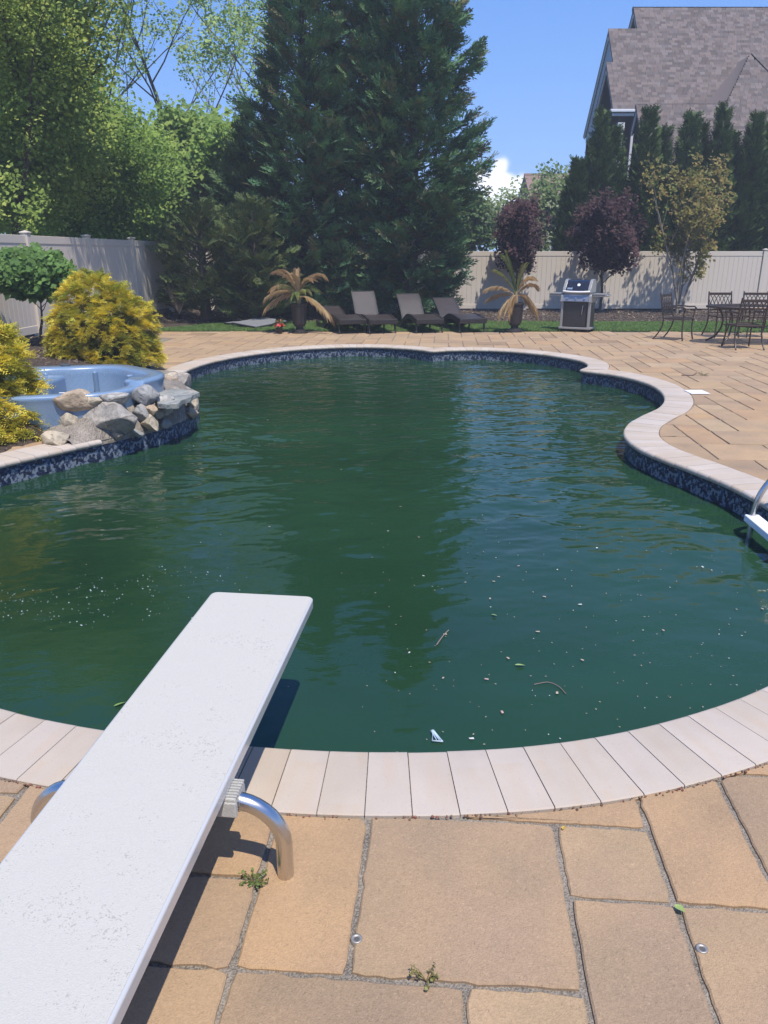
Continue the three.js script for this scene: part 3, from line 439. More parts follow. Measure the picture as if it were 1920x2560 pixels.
// ------------------------------------------------------------------ vegetation
const randQ = (R) => { const u = R(), v = R() * 6.2832, w = R() * 6.2832, a = Math.sqrt(1 - u), b = Math.sqrt(u); return new THREE.Quaternion(a * Math.sin(v), a * Math.cos(v), b * Math.sin(w), b * Math.cos(w)); };
const toLight = Q().setFromUnitVectors(up, V(0.14, 0.62, 0.77).normalize()), tiltQ = (R, k) => { const a = R() * 6.2832; return Q().setFromAxisAngle(V(Math.cos(a), 0, Math.sin(a)), k * (R() + R() + R() - 1.5)).multiply(Q().setFromAxisAngle(up, R() * 6.2832)); };
const leafQ = (R) => toLight.clone().multiply(tiltQ(R, 0.75));   // leaves turn their faces to the open, sunny side
function leafCluster(R, n, spread, l, w) {                   // n folded leaves on a short twig
  const pos = [], idx = [];
  for (let i = 0; i < n; i++) {
    const q = tiltQ(R, 0.9), o = V((R() - 0.5), (R() - 0.5), (R() - 0.5)).multiplyScalar(2 * spread), k = pos.length / 3, L = l * (0.7 + R() * 0.6), W = w * (0.7 + R() * 0.6);
    for (const p of [V(0, 0, 0), V(W, 0.25 * W, L * 0.45), V(0, 0, L), V(-W, 0.25 * W, L * 0.45)]) { p.applyQuaternion(q).add(o); pos.push(p.x, p.y, p.z); }
    idx.push(k, k + 1, k + 2, k, k + 2, k + 3);
  }
  return geoFrom(pos, idx);
}
// flat fan of scale foliage, growing along +z from the origin; droop bends its tips down, frill makes it thread-like
function spray(R, n, w, droop, sub = 3) {
  const pos = [], idx = [];
  const blade = (a, b, wd) => { const d = b.clone().sub(a), s = d.clone().cross(V(R() - 0.5, 1, R() - 0.5)).normalize().multiplyScalar(wd), m = a.clone().lerp(b, 0.55), k = pos.length / 3; for (const p of [a, m.clone().add(s), b, m.clone().sub(s)]) pos.push(p.x, p.y, p.z); idx.push(k, k + 1, k + 2, k, k + 2, k + 3); };
  for (let i = 0; i < n; i++) {
    const t = (i + 0.5) / n, side = i % 2 ? 1 : -1, base = V((R() - 0.5) * 0.05, -droop * t * t, t * 0.82), a = (0.35 + 0.5 * R()) * side, l = (0.42 - 0.25 * t) * (0.7 + 0.6 * R());
    const tip = base.clone().add(V(Math.sin(a) * l, (R() - 0.4) * 0.25 * l - droop * 0.4 * l, Math.cos(a) * l)); blade(base, tip, w);
    for (let s = 0; s < sub; s++) { const f = 0.25 + 0.6 * R(), b2 = base.clone().lerp(tip, f), a2 = a + (R() - 0.5) * 1.9, l2 = l * (0.3 + 0.35 * R()); blade(b2, b2.clone().add(V(Math.sin(a2) * l2, (R() - 0.45) * 0.4 * l2 - droop * 0.3 * l2, Math.cos(a2) * l2)), w * 0.8); }
  }
  return geoFrom(pos, idx);
}
const pick = (R, cs, j = 0.3) => { const c = cs[Math.floor(R() * cs.length)], k = 1 - j / 2 + R() * j; return C(c[0] * k, c[1] * k, c[2] * k); };
const aim = (d) => { const z = d.clone().normalize(), x = Math.abs(z.y) > 0.98 ? V(1, 0, 0) : V(0, 1, 0).cross(z).normalize(), y = z.clone().cross(x); return Q().setFromRotationMatrix(M4().makeBasis(x, y, z)); };

function broadleaf(name, label, category, o, group) {
  // o: x, z, y0, h, r (crown radius), cy (crown centre height), ry, trunk, n clusters, cols, seed, lean, stems, leaf [n, spread, l, w], bark
  const R = rng(o.seed), t = thing(name, label, category, [o.x, o.y0 ?? 0, o.z], 0, group), wood = [], tips = [];
  const lean = o.lean ?? [0, 0];
  const grow = (p, d, len, r, lev) => {
    const pts = [p.clone()], rad = [r], n = lev === 0 ? 7 : 4; let q = p.clone(), dir = d.clone();
    for (let i = 1; i <= n; i++) { dir.add(V((R() - 0.5) * 0.34, (R() - 0.5) * 0.2 + (lev ? 0.05 : 0.03), (R() - 0.5) * 0.34)).normalize(); q = q.clone().add(dir.clone().multiplyScalar(len / n)); pts.push(q); rad.push(r * (1 - 0.72 * i / n)); }
    if (r > (o.rMin ?? 0.006)) wood.push(tube(pts, rad, lev < 1 ? 8 : lev < 2 ? 6 : 4, false));
    if (lev >= (o.leafLevel ?? 2)) for (let i = 1; i <= n; i++) tips.push(pts[i]);
    if (lev < (o.levels ?? 3)) { const kids = lev === 0 ? o.limbs ?? 9 : 4; for (let k = 0; k < kids; k++) { const f = lev === 0 ? lerp(o.first ?? 0.35, 1, (k + 0.6) / kids) : 0.25 + 0.75 * (k + R()) / kids, i = Math.min(n - 1, Math.floor(f * n)), s = pts[i].clone().lerp(pts[i + 1], clamp(f * n - i, 0, 1)), az = k * 2.4 + R() * 1.2, out = lev === 0 ? (o.spread ?? 0.95) : 0.8, nd = V(Math.cos(az) * out, 0.55 + R() * 0.35, Math.sin(az) * out).lerp(dir, lev === 0 ? 0.15 : 0.4).normalize(); grow(s, nd, len * (lev === 0 ? lerp(o.limbLen ?? 0.5, 0.28, f) : 0.5) * (0.8 + R() * 0.4), rad[Math.min(i, n)] * (lev === 0 ? 0.5 : 0.55), lev + 1); } }
  };
  for (let s = 0; s < (o.stems ?? 1); s++) { const a = s * 2.1 + R(), k = (o.stems ?? 1) > 1 ? o.splay ?? 0.22 : 0; grow(V(Math.cos(a) * k * 0.5, -0.1, Math.sin(a) * k * 0.5), V(Math.cos(a) * k + lean[0], 1, Math.sin(a) * k + lean[1]).normalize(), o.h * (0.85 + 0.15 * R()), o.trunk ?? 0.11, 0); }
  part('trunk', mg(wood), o.bark ?? M.bark, t);
  const cl = leafCluster(R, ...(o.leaf ?? [8, 0.22, 0.15, 0.05])), list = []; let guard = 0;
  const cx = lean[0] * o.h * 0.6, cz = lean[1] * o.h * 0.6;
  while (list.length < o.n && guard++ < o.n * 8) {
    const b = tips[Math.floor(R() * tips.length)], p = b.clone().add(V(R() - 0.5, R() - 0.5, R() - 0.5).multiplyScalar(o.fuzz ?? 0.7));
    if (p.y < (o.low ?? 0.8)) continue;
    if (o.holes && perlin.noise(p.x * o.holes + o.seed, p.y * o.holes, p.z * o.holes) < (o.hole ?? -0.1)) continue;
    list.push([p, leafQ(R), 0.65 + R() * 0.7, pick(R, o.cols, 0.45)]);
  }
  // fill towards a rounded mass where asked
  if (o.fill) {
    const blobs = [], nb = Math.max(22, Math.round(o.r * o.ry * 9));
    for (let b = 0; b < nb; b++) { let p; do { p = V(R() * 2 - 1, R() * 2 - 1, R() * 2 - 1); } while (p.lengthSq() > 1 || p.lengthSq() < 0.22); const k = 1 + 0.25 * perlin.noise(p.x * 2.4 + o.seed, p.y * 2.4, p.z * 2.4); blobs.push([V(p.x * o.r * k + cx, p.y * o.ry * k + o.cy, p.z * o.r * k + cz), Math.min(o.r, o.ry) * (0.17 + 0.20 * R()), pick(R, o.cols, 0.2)]); }
    for (let i = 0; i < o.fill * (1 - (o.loose ?? 0.45)); i++) { const [c, rb, tone] = blobs[Math.floor(R() * nb)], d = V(R() * 2 - 1, R() * 1.9 - 0.75, R() * 2 - 1).normalize(), u = rb * (0.7 + 0.45 * R()); list.push([V(c.x + d.x * u * 1.25, c.y + d.y * u * 0.85, c.z + d.z * u * 1.25), leafQ(R), 0.65 + R() * 0.7, R() < 0.6 ? tone.clone().multiplyScalar(0.85 + 0.3 * R()) : pick(R, o.cols, 0.45)]); }
    for (let i = 0; i < o.fill * (o.loose ?? 0.45); i++) { let p; do { p = V(R() * 2 - 1, R() * 2 - 1, R() * 2 - 1); } while (p.lengthSq() > 1 || p.lengthSq() < 0.3); const k = 1 + 0.3 * perlin.noise(p.x * 2.4 + o.seed, p.y * 2.4, p.z * 2.4); p = V(p.x * o.r * k + cx, p.y * o.ry * k + o.cy, p.z * o.r * k + cz); if (!o.trim && perlin.noise(p.x * 1.5 + 9, p.y * 1.5 + o.seed, p.z * 1.5) < -0.05) continue; list.push([p, leafQ(R), 0.65 + R() * 0.7, pick(R, o.cols, 0.45)]); }
  }
  instanced('crown', cl, o.leafMat ?? M.leaf, list, t, 'stuff');
  return t;
}
const sprayKit = {};
function conifer(name, label, category, o, group) {
  // o: x, z, y0, h, prof(f) -> radius at height fraction f, n limbs, cols, seed, size of sprays, rise (limb slope), kit
  const R = rng(o.seed), t = thing(name, label, category, [o.x, o.y0 ?? 0, o.z], 0, group), wood = [], lists = [[], [], []];
  const top = o.h; wood.push(tube([V(0, -0.1, 0), V(0.03, top * 0.35, 0.02), V(-0.02, top * 0.7, 0), V(0, top * 0.97, 0)], [o.trunk ?? 0.16, (o.trunk ?? 0.16) * 0.7, (o.trunk ?? 0.16) * 0.35, 0.01], 8, false));
  const kit = sprayKit[o.kit ?? 'cypress'] ??= [1, 2, 3].map((k) => (o.make ?? ((r) => spray(r, 13, 0.035, 0.08, 3)))(rng(k * 17 + o.seed)));
  for (let i = 0; i < o.n; i++) {
    const f = (o.f0 ?? 0.02) + (1 - (o.f0 ?? 0.02)) * Math.pow((i + R()) / o.n, o.pow ?? 1.15), y = f * top, az = i * 2.399 + R() * 0.9, lump = 1 + (o.lump ?? 0.28) * perlin.noise(Math.cos(az) * 1.6 + o.seed, y * (o.lumpY ?? 1.1), Math.sin(az) * 1.6), len = Math.max(0.12, o.prof(f, az) * lump * (0.82 + R() * 0.3)), rise = (o.rise ?? 0.35) + f * (o.riseTop ?? 0.5) + (R() - 0.5) * 0.3;
    const d = V(Math.cos(az), rise, Math.sin(az)).normalize(), n = 4, pts = [V(0, y - len * rise * (o.drop ?? 0.45), 0)];
    for (let k = 1; k <= n; k++) { const u = k / n; pts.push(pts[0].clone().add(d.clone().multiplyScalar(len * u)).add(V((R() - 0.5) * 0.08, (o.curl ?? 0.12) * len * (u * u - u) * 1.5, (R() - 0.5) * 0.08))); }
    if (len > 0.4) wood.push(tube(pts, [0.012 + len * 0.012, 0.010 + len * 0.008, 0.012, 0.008, 0.004], 4, false));
    const m = Math.max(4, Math.round(len * (o.dense ?? 8))), padW = (o.pad ?? 0.30) * (0.5 + 0.5 * Math.min(1, len));
    for (let k = 0; k < m; k++) {
      const u = clamp((o.inner ?? 0.38) + (1 - (o.inner ?? 0.38)) * Math.pow((k + R()) / m, 0.62), 0, 1), i0 = Math.min(n - 1, Math.floor(u * n)), p = pts[i0].clone().lerp(pts[i0 + 1], u * n - i0), sd = (R() - 0.5) * 1.7, dir = V(Math.cos(az + sd), rise * 0.7 + (R() - 0.3) * 0.75 + (o.lift ?? 0), Math.sin(az + sd)), hold = (o.pad ?? 0.30) ? padW * (0.4 + 0.6 * u) : 0; p.add(V(-Math.sin(az) * (R() - 0.5) * 2 * hold, (R() - 0.5) * 0.5 * hold, Math.cos(az) * (R() - 0.5) * 2 * hold));
      const q = aim(dir).multiply(Q().setFromAxisAngle(V(0, 0, 1), (R() - 0.5) * 2.4));
      lists[Math.floor(R() * 3)].push([p, q, (o.size ?? 0.42) * (0.55 + R() * 0.8), pick(R, o.cols, 0.4)]);
    }
  }
  part('trunk', mg(wood), o.bark ?? M.bark, t);
  instanced('crown', kit[o.seed % 3], o.mat ?? M.needle, lists.flat(), t, 'stuff');
  return t;
}
const cyCols = [[0.080, 0.180, 0.088], [0.10, 0.215, 0.095], [0.065, 0.150, 0.082], [0.15, 0.27, 0.105], [0.15, 0.15, 0.07]];
const hProf = (H, rows) => (f) => { const y = f * H; for (let i = 1; i < rows.length; i++) if (y <= rows[i][0]) return lerp(rows[i - 1][1], rows[i][1], (y - rows[i - 1][0]) / (rows[i][0] - rows[i - 1][0])); return 0.1; };
const cyProf = (rm, w = 0.5) => (f) => rm * (f < 0.12 ? 0.75 + f * 2 : f < w ? 1 - 0.1 * (f - 0.12) : 0.96 * Math.pow((1 - f) / (1 - w), 1.02));
conifer('cypress_tree', 'tall dark green cypress with the right-hand top, behind the two right loungers', 'tree', { x: 0.75, z: -21.8, h: 11.4, n: 300, prof: hProf(11.4, [[0, 1.1], [1, 1.35], [3, 1.6], [5, 1.78], [6.3, 1.45], [7.8, 1.1], [9.5, 0.65], [11.4, 0.05]]), cols: cyCols, seed: 3, lump: 0.5, lumpY: 0.9, size: 0.46, trunk: 0.18, dense: 21 });
conifer('cypress_tree', 'tall dark green cypress with the left-hand top, behind the left palm urn', 'tree', { x: -2.05, z: -21.9, h: 10.3, n: 250, prof: hProf(10.3, [[0, 1.0], [2, 1.25], [5, 1.2], [7.2, 1.0], [8.6, 0.6], [10.3, 0.05]]), cols: cyCols, seed: 4, lump: 0.5, lumpY: 0.9, size: 0.44, trunk: 0.16, dense: 21 });
conifer('cypress_tree', 'dark green cypress filling the middle between the two taller tops', 'tree', { x: -0.75, z: -22.4, h: 9.3, n: 220, prof: cyProf(1.45, 0.6), cols: cyCols, seed: 5, trunk: 0.15, dense: 21 });
const juCols = [[0.13, 0.175, 0.055], [0.10, 0.145, 0.05], [0.18, 0.21, 0.065], [0.085, 0.12, 0.045]];
const juProf = (rm) => (f) => rm * (f < 0.15 ? 0.7 + 2 * f : f < 0.6 ? 1 : Math.pow((1 - f) / 0.4, 0.7));
conifer('cedar_tree', 'medium olive green cedar left of the tall cypresses, near the fence corner', 'tree', { x: -3.4, z: -22.4, h: 5.2, y0: 0.1, n: 130, prof: juProf(1.1), cols: [[0.085, 0.15, 0.055], [0.11, 0.18, 0.06], [0.07, 0.125, 0.05]], seed: 6, dense: 21 });
conifer('cedar_tree', 'low bushy olive cedar in front of the left fence end', 'tree', { x: -4.75, z: -20.9, h: 2.75, y0: 0.15, n: 105, prof: juProf(1.05), cols: juCols, seed: 7, size: 0.34, dense: 20, f0: 0.06 });
conifer('cedar_tree', 'low dark olive cedar behind the grey slings on the lawn', 'tree', { x: -3.35, z: -20.7, h: 2.9, y0: 0.05, n: 105, prof: juProf(1.05), cols: juCols, seed: 8, size: 0.34, dense: 20, f0: 0.05 });
const avCols = [[0.088, 0.145, 0.044], [0.070, 0.12, 0.038], [0.12, 0.18, 0.052]];
[[6.02, -24.35, 4.4, 'shortest arborvitae, at the left end of the row'], [6.62, -25.75, 5.75, 'tall pointed arborvitae left of the white house corner'], [7.12, -25.9, 5.3, 'lower pointed arborvitae directly below the white house corner'], [8.08, -25.7, 5.8, 'tall arborvitae just right of the white house corner'], [8.62, -25.9, 5.3, 'arborvitae under the left peak of the front roof wing'], [9.35, -25.7, 5.65, 'arborvitae just left of the sparse bronze tree top'], [9.82, -26.1, 5.45, 'slim arborvitae tip directly above the sparse bronze tree'], [10.3, -25.7, 5.85, 'tall arborvitae rising behind the right half of the bronze tree'], [10.85, -26.2, 5.2, 'arborvitae half hidden behind the right edge of the bronze tree'], [11.35, -25.7, 5.65, 'arborvitae just right of the bronze tree'], [11.75, -26.1, 5.5, 'slim arborvitae tucked between the two right-hand ones'], [12.15, -25.7, 5.95, 'tall arborvitae next to the right edge of the photo'], [12.75, -25.8, 6.0, 'arborvitae cut off by the right edge of the photo']].forEach(([x, z, h, lb], i) => conifer('arborvitae', lb, 'tree', { x, z: z === -24.35 ? -25.7 : z, h, n: 380, prof: (f) => 0.78 * (f < 0.1 ? 0.8 + 2 * f : f < 0.5 ? 1 : Math.pow((1 - f) / 0.5, 0.75)), cols: avCols, seed: 20 + i, size: 0.30, dense: 20, rise: 0.9, riseTop: 0.5, inner: 0.35, kit: 'thuja', make: (r) => spray(r, 10, 0.05, 0.0, 2), lump: 0.22, pad: 0.1, trunk: 0.07, drop: 0.6 }, 'arborvitae in the row behind the back fence'));
const gr = [[0.29, 0.42, 0.07], [0.23, 0.36, 0.065], [0.36, 0.47, 0.095], [0.18, 0.29, 0.055]], gy = [[0.42, 0.49, 0.085], [0.34, 0.43, 0.075], [0.50, 0.54, 0.11], [0.25, 0.34, 0.06]], gp = [[0.34, 0.46, 0.12], [0.28, 0.41, 0.10], [0.42, 0.52, 0.16]];
[
  ['broad yellow-green tree at the left edge behind the fence', { x: -8.0, z: -17.0, h: 7.2, r: 1.85, cy: 4.7, ry: 3.0, n: 3000, fill: 8500, cols: gy, seed: 31, trunk: 0.14, lean: [0.08, 0], leaf: [9, 0.17, 0.085, 0.027] }],
  ['bright green dense tree leaning over the left fence above the yellow mound', { x: -7.45, z: -20.2, h: 4.7, r: 1.9, cy: 3.7, ry: 2.0, n: 2400, fill: 6000, cols: gr, seed: 32, trunk: 0.12, lean: [0.06, 0.02], leaf: [9, 0.18, 0.095, 0.03] }],
  ['mid green tree just left of the low cedars, behind the fence corner', { x: -7.4, z: -26.6, h: 4.8, r: 1.9, cy: 3.2, ry: 1.9, n: 2600, fill: 3600, cols: gr, seed: 33, trunk: 0.13 }],
  ['tall airy tree with dark open branches against the sky', { x: -7.3, z: -29.0, h: 12.0, r: 2.4, cy: 8, ry: 3, n: 1300, fill: 0, cols: gp, seed: 34, trunk: 0.10, limbs: 13, first: 0.35, fuzz: 0.5, leaf: [7, 0.15, 0.11, 0.04], lean: [0.08, 0] }],
  ['thin open tree with a pale trunk left of the cypresses', { x: -4.9, z: -29.5, h: 11.0, r: 2, cy: 8, ry: 3, n: 1100, fill: 0, cols: gp, seed: 35, trunk: 0.12, bark: M.barkPale, limbs: 13, first: 0.35, fuzz: 0.5, leaf: [7, 0.15, 0.11, 0.04] }],
  ['lower bright green tree with a sunlit top, touching the left cypress', { x: -5.6, z: -27.0, h: 4.4, r: 1.6, cy: 3.0, ry: 2.2, n: 2000, fill: 3200, cols: gr, seed: 36, trunk: 0.09, bark: M.barkPale }],
  ['leaning bare-limbed tree with its crown at the top left', { x: -10.0, z: -29.5, h: 12.5, r: 2.8, cy: 8, ry: 3, n: 1500, fill: 0, cols: gp, seed: 37, trunk: 0.12, limbs: 13, first: 0.35, lean: [0.08, 0], fuzz: 0.55, leaf: [7, 0.15, 0.11, 0.04] }],
  ['dense dark green tree filling the far left background', { x: -14.0, z: -28.5, h: 11.5, r: 3.4, cy: 6, ry: 4.6, n: 3200, fill: 4800, cols: gr, seed: 38, trunk: 0.2 }],
  ['low leafy tree behind the fence, beneath the bright green dense tree', { x: -9.5, z: -26.5, h: 4.6, r: 2.2, cy: 2.6, ry: 2.0, n: 1600, fill: 2400, cols: gr, seed: 39, trunk: 0.08 }],
].forEach(([lb, o]) => broadleaf('leafy_tree', lb, 'tree', o, 'leafy trees behind the left fence'));
broadleaf('leafy_tree', 'round green tree behind the back fence, under the white cloud', 'tree', { x: 2.7, z: -33, h: 2.4, r: 2.0, cy: 2.7, ry: 1.35, n: 700, fill: 3600, cols: [[0.10, 0.19, 0.05], [0.13, 0.23, 0.06], [0.08, 0.15, 0.04]], seed: 45, trunk: 0.1 });
broadleaf('dogwood_tree', 'loose pale green tree with cream bracts before the far house', 'tree', { x: 4.6, z: -27.6, h: 2.9, r: 1.2, cy: 2.9, ry: 1.2, n: 480, fill: 60, cols: [[0.16, 0.24, 0.07], [0.13, 0.2, 0.06], [0.42, 0.46, 0.26], [0.2, 0.27, 0.09]], seed: 46, trunk: 0.06, limbs: 9, first: 0.25, fuzz: 0.45, leaf: [7, 0.16, 0.1, 0.035] });
broadleaf('dogwood_tree', 'pale green tree tip between the dogwood and the arborvitae', 'tree', { x: 6.6, z: -31.5, h: 3.8, r: 1.1, cy: 3.6, ry: 1.3, n: 500, fill: 200, cols: [[0.16, 0.24, 0.07], [0.13, 0.2, 0.06], [0.30, 0.36, 0.17]], seed: 47, trunk: 0.06, limbs: 8, first: 0.35, fuzz: 0.5 });
const pu = [[0.060, 0.020, 0.024], [0.075, 0.024, 0.028], [0.045, 0.016, 0.019], [0.10, 0.038, 0.036]];
broadleaf('purple_plum_tree', 'small dark purple-leaved tree behind the right palm', 'tree', { x: 3.95, z: -23.6, h: 2.6, r: 0.72, cy: 2.35, ry: 0.8, n: 1100, fill: 260, low: 1.3, cols: pu, seed: 48, trunk: 0.045, leaf: [8, 0.1, 0.1, 0.032], fuzz: 0.42, limbLen: 0.32, first: 0.36, limbs: 11, spread: 0.75 });
broadleaf('purple_plum_tree', 'wider dark purple-leaved tree right behind the grill', 'tree', { x: 6.45, z: -23.55, h: 2.7, r: 1.0, cy: 2.4, ry: 0.8, n: 1350, fill: 300, low: 1.2, cols: pu, seed: 49, trunk: 0.05, leaf: [8, 0.1, 0.1, 0.032], fuzz: 0.46, limbLen: 0.36, first: 0.36, limbs: 12 });
broadleaf('crape_myrtle', 'sparse bronze-green multi-stem tree in front of the back fence', 'tree', { x: 8.75, z: -23.3, h: 3.75, r: 1.15, cy: 3.1, ry: 1.3, n: 760, fill: 0, low: 0.5, cols: [[0.26, 0.23, 0.055], [0.32, 0.27, 0.065], [0.22, 0.24, 0.055], [0.33, 0.24, 0.075]], seed: 50, trunk: 0.035, stems: 5, splay: 0.16, bark: M.barkPale, limbs: 8, first: 0.2, limbLen: 0.22, spread: 0.5, leaf: [7, 0.1, 0.085, 0.03], fuzz: 0.35, holes: 1.6, hole: -0.15 });
broadleaf('standard_shrub', 'lollipop-shaped clipped green shrub on a thin trunk at left', 'shrub', { x: -5.68, z: -12.85, y0: 0.22, h: 1.08, r: 0.55, cy: 1.2, ry: 0.31, n: 60, fill: 1000, loose: 0.9, trim: true, low: 0.92, cols: [[0.14, 0.26, 0.055], [0.18, 0.31, 0.065], [0.11, 0.21, 0.048]], seed: 51, trunk: 0.034, limbs: 7, first: 0.72, limbLen: 0.42, leaf: [9, 0.085, 0.08, 0.034], fuzz: 0.25, levels: 2, leafLevel: 1 });
// golden thread-leaf shrubs
function goldMound(label, x, z, y0, r, h, seed, n) {
  const R = rng(seed), t = thing('golden_shrub', label, 'shrub', [x, y0, z]), wood = [], lists = [[], [], []];
  for (let i = 0; i < 16; i++) { const a = i * 2.4, l = h * (0.5 + 0.3 * R()); wood.push(tube([V(0, 0, 0), V(Math.cos(a) * r * 0.3, l * 0.5, Math.sin(a) * r * 0.3), V(Math.cos(a) * r * 0.66, l * 0.9, Math.sin(a) * r * 0.66)], [0.03, 0.018, 0.006], 5, false)); }
  part('stem', mg(wood), M.bark, t);
  const kit = [1, 2, 3].map((k) => spray(rng(seed * 7 + k), 14, 0.035, 0.42, 3)), cols = [[0.80, 0.68, 0.08], [0.72, 0.63, 0.075], [0.85, 0.74, 0.12], [0.56, 0.53, 0.065], [0.40, 0.43, 0.06]];
  const tufts = Math.round(n / 15);
  for (let i = 0; i < tufts; i++) {
    const th = Math.acos(1 - (i + 0.5) / tufts * 1.22), ph = i * 2.39996 + R() * 0.5, d = V(Math.sin(th) * Math.cos(ph), Math.cos(th), Math.sin(th) * Math.sin(ph)), lump = 1 + 0.2 * perlin.noise(d.x * 2.6 + seed, d.y * 2.6, d.z * 2.6) + 0.16 * (R() - 0.5), tone = pick(R, cols, 0.25);
    const c = V(d.x * r * lump * 0.9, Math.max(0.06, d.y * h * lump * 0.93 + 0.1 * (1 - d.y)), d.z * r * lump * 0.9), m = 9 + Math.floor(R() * 12);
    for (let k = 0; k < m; k++) { const dir = V(d.x + (R() - 0.5) * 1.5, d.y * 0.8 + 0.1 + (R() - 0.5) * 1.2, d.z + (R() - 0.5) * 1.5), q = c.clone().add(V(R() - 0.5, R() - 0.5, R() - 0.5).multiplyScalar(0.07)); lists[0].push([q, aim(dir).multiply(Q().setFromAxisAngle(V(0, 0, 1), (R() - 0.5) * 1.2)), 0.10 + R() * 0.085, R() < 0.75 ? tone.clone().multiplyScalar(0.85 + R() * 0.3) : pick(R, cols, 0.3)]); }
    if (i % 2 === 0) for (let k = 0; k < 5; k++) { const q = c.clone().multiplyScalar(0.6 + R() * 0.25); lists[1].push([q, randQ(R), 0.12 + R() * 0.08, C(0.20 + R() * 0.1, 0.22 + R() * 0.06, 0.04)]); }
  }
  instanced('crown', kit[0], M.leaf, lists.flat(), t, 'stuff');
}
goldMound('rounded golden yellow mound shrub behind the blue spa', -4.27, -11.75, 0.16, 0.80, 1.2, 71, 4600);
goldMound('golden yellow shrub cut off by the left edge, beside the spa', -4.36, -7.42, 0.02, 0.92, 1.3, 72, 7000);

// ------------------------------------------------------------------ diving board on its tube stand
{
  const t = thing('diving_board', 'long white textured diving board on a bent steel tube stand', 'diving board', [-0.651, 0, -1.792], -6.58 * D2R);
  const W = 0.4457, L = 2.44, tip = -1.176, rr = (w, l, r) => { const s = new THREE.Shape(), x = w / 2; s.moveTo(-x + r, 0); s.lineTo(x - r, 0); s.quadraticCurveTo(x, 0, x, r); s.lineTo(x, l - r); s.quadraticCurveTo(x, l, x - r, l); s.lineTo(-x + r, l); s.quadraticCurveTo(-x, l, -x, l - r); s.lineTo(-x, r); s.quadraticCurveTo(-x, 0, -x + r, 0); return s; };
  const body = new THREE.ExtrudeGeometry(rr(W - 0.014, L - 0.014, 0.03), { depth: 0.03, bevelEnabled: true, bevelSize: 0.007, bevelThickness: 0.007, bevelSegments: 4, curveSegments: 8 }).rotateX(Math.PI / 2).translate(0, 0.323, tip + 0.007);
  part('board', body, M.gel, t);
  const keel = new THREE.ExtrudeGeometry(rr(W - 0.09, L - 0.1, 0.03), { depth: 0.012, bevelEnabled: true, bevelSize: 0.012, bevelThickness: 0.008, bevelSegments: 3 }).rotateX(Math.PI / 2).translate(0, 0.284, tip + 0.05); part('underside', keel, M.gel, t);
  part('tread', metres(new THREE.ExtrudeGeometry(rr(W - 0.018, L - 0.018, 0.026), { depth: 0.001, bevelEnabled: false }).rotateX(Math.PI / 2).translate(0, 0.3312, tip + 0.009)), M.board, t);
  const half = []; half.push([0.369, -0.03], [0.369, 0.06], [0.369, 0.11]); for (let k = 1; k <= 9; k++) { const a = k / 9 * Math.PI / 2; half.push([0.222 + 0.147 * Math.cos(a), 0.11 + 0.14 * Math.sin(a)]); }
  const pts = [...half.map(([x, y]) => V(x, y, 0)), ...half.slice().reverse().map(([x, y]) => V(-x, y, 0))];
  part('stand_tube', tube(pts, 0.0238, 20), M.steel, t);
  for (const s of [1, -1]) {
    const c = [box(0.075, 0.026, 0.085, s * 0.213, 0.272, 0, 0.006), box(0.075, 0.05, 0.02, s * 0.213, 0.248, 0.036, 0.005), box(0.075, 0.05, 0.02, s * 0.213, 0.248, -0.036, 0.005)];
    for (let k = -3; k <= 3; k++) c.push(box(0.078, 0.008, 0.0055, s * 0.213, 0.2865, k * 0.0115, 0.0018));
    part('fulcrum_pad', mg(c), std(C(0.66, 0.64, 0.58), { roughness: 0.7, bumpMap: withMap(tGrit, 4), bumpScale: 0.002 }), t);
  }
  part('anchor_plate', mg([box(0.36, 0.012, 0.12, 0, 0.007, 1.12, 0.004), box(0.30, 0.27, 0.06, 0, 0.14, 1.12, 0.01)]), M.steelRough, t);
}

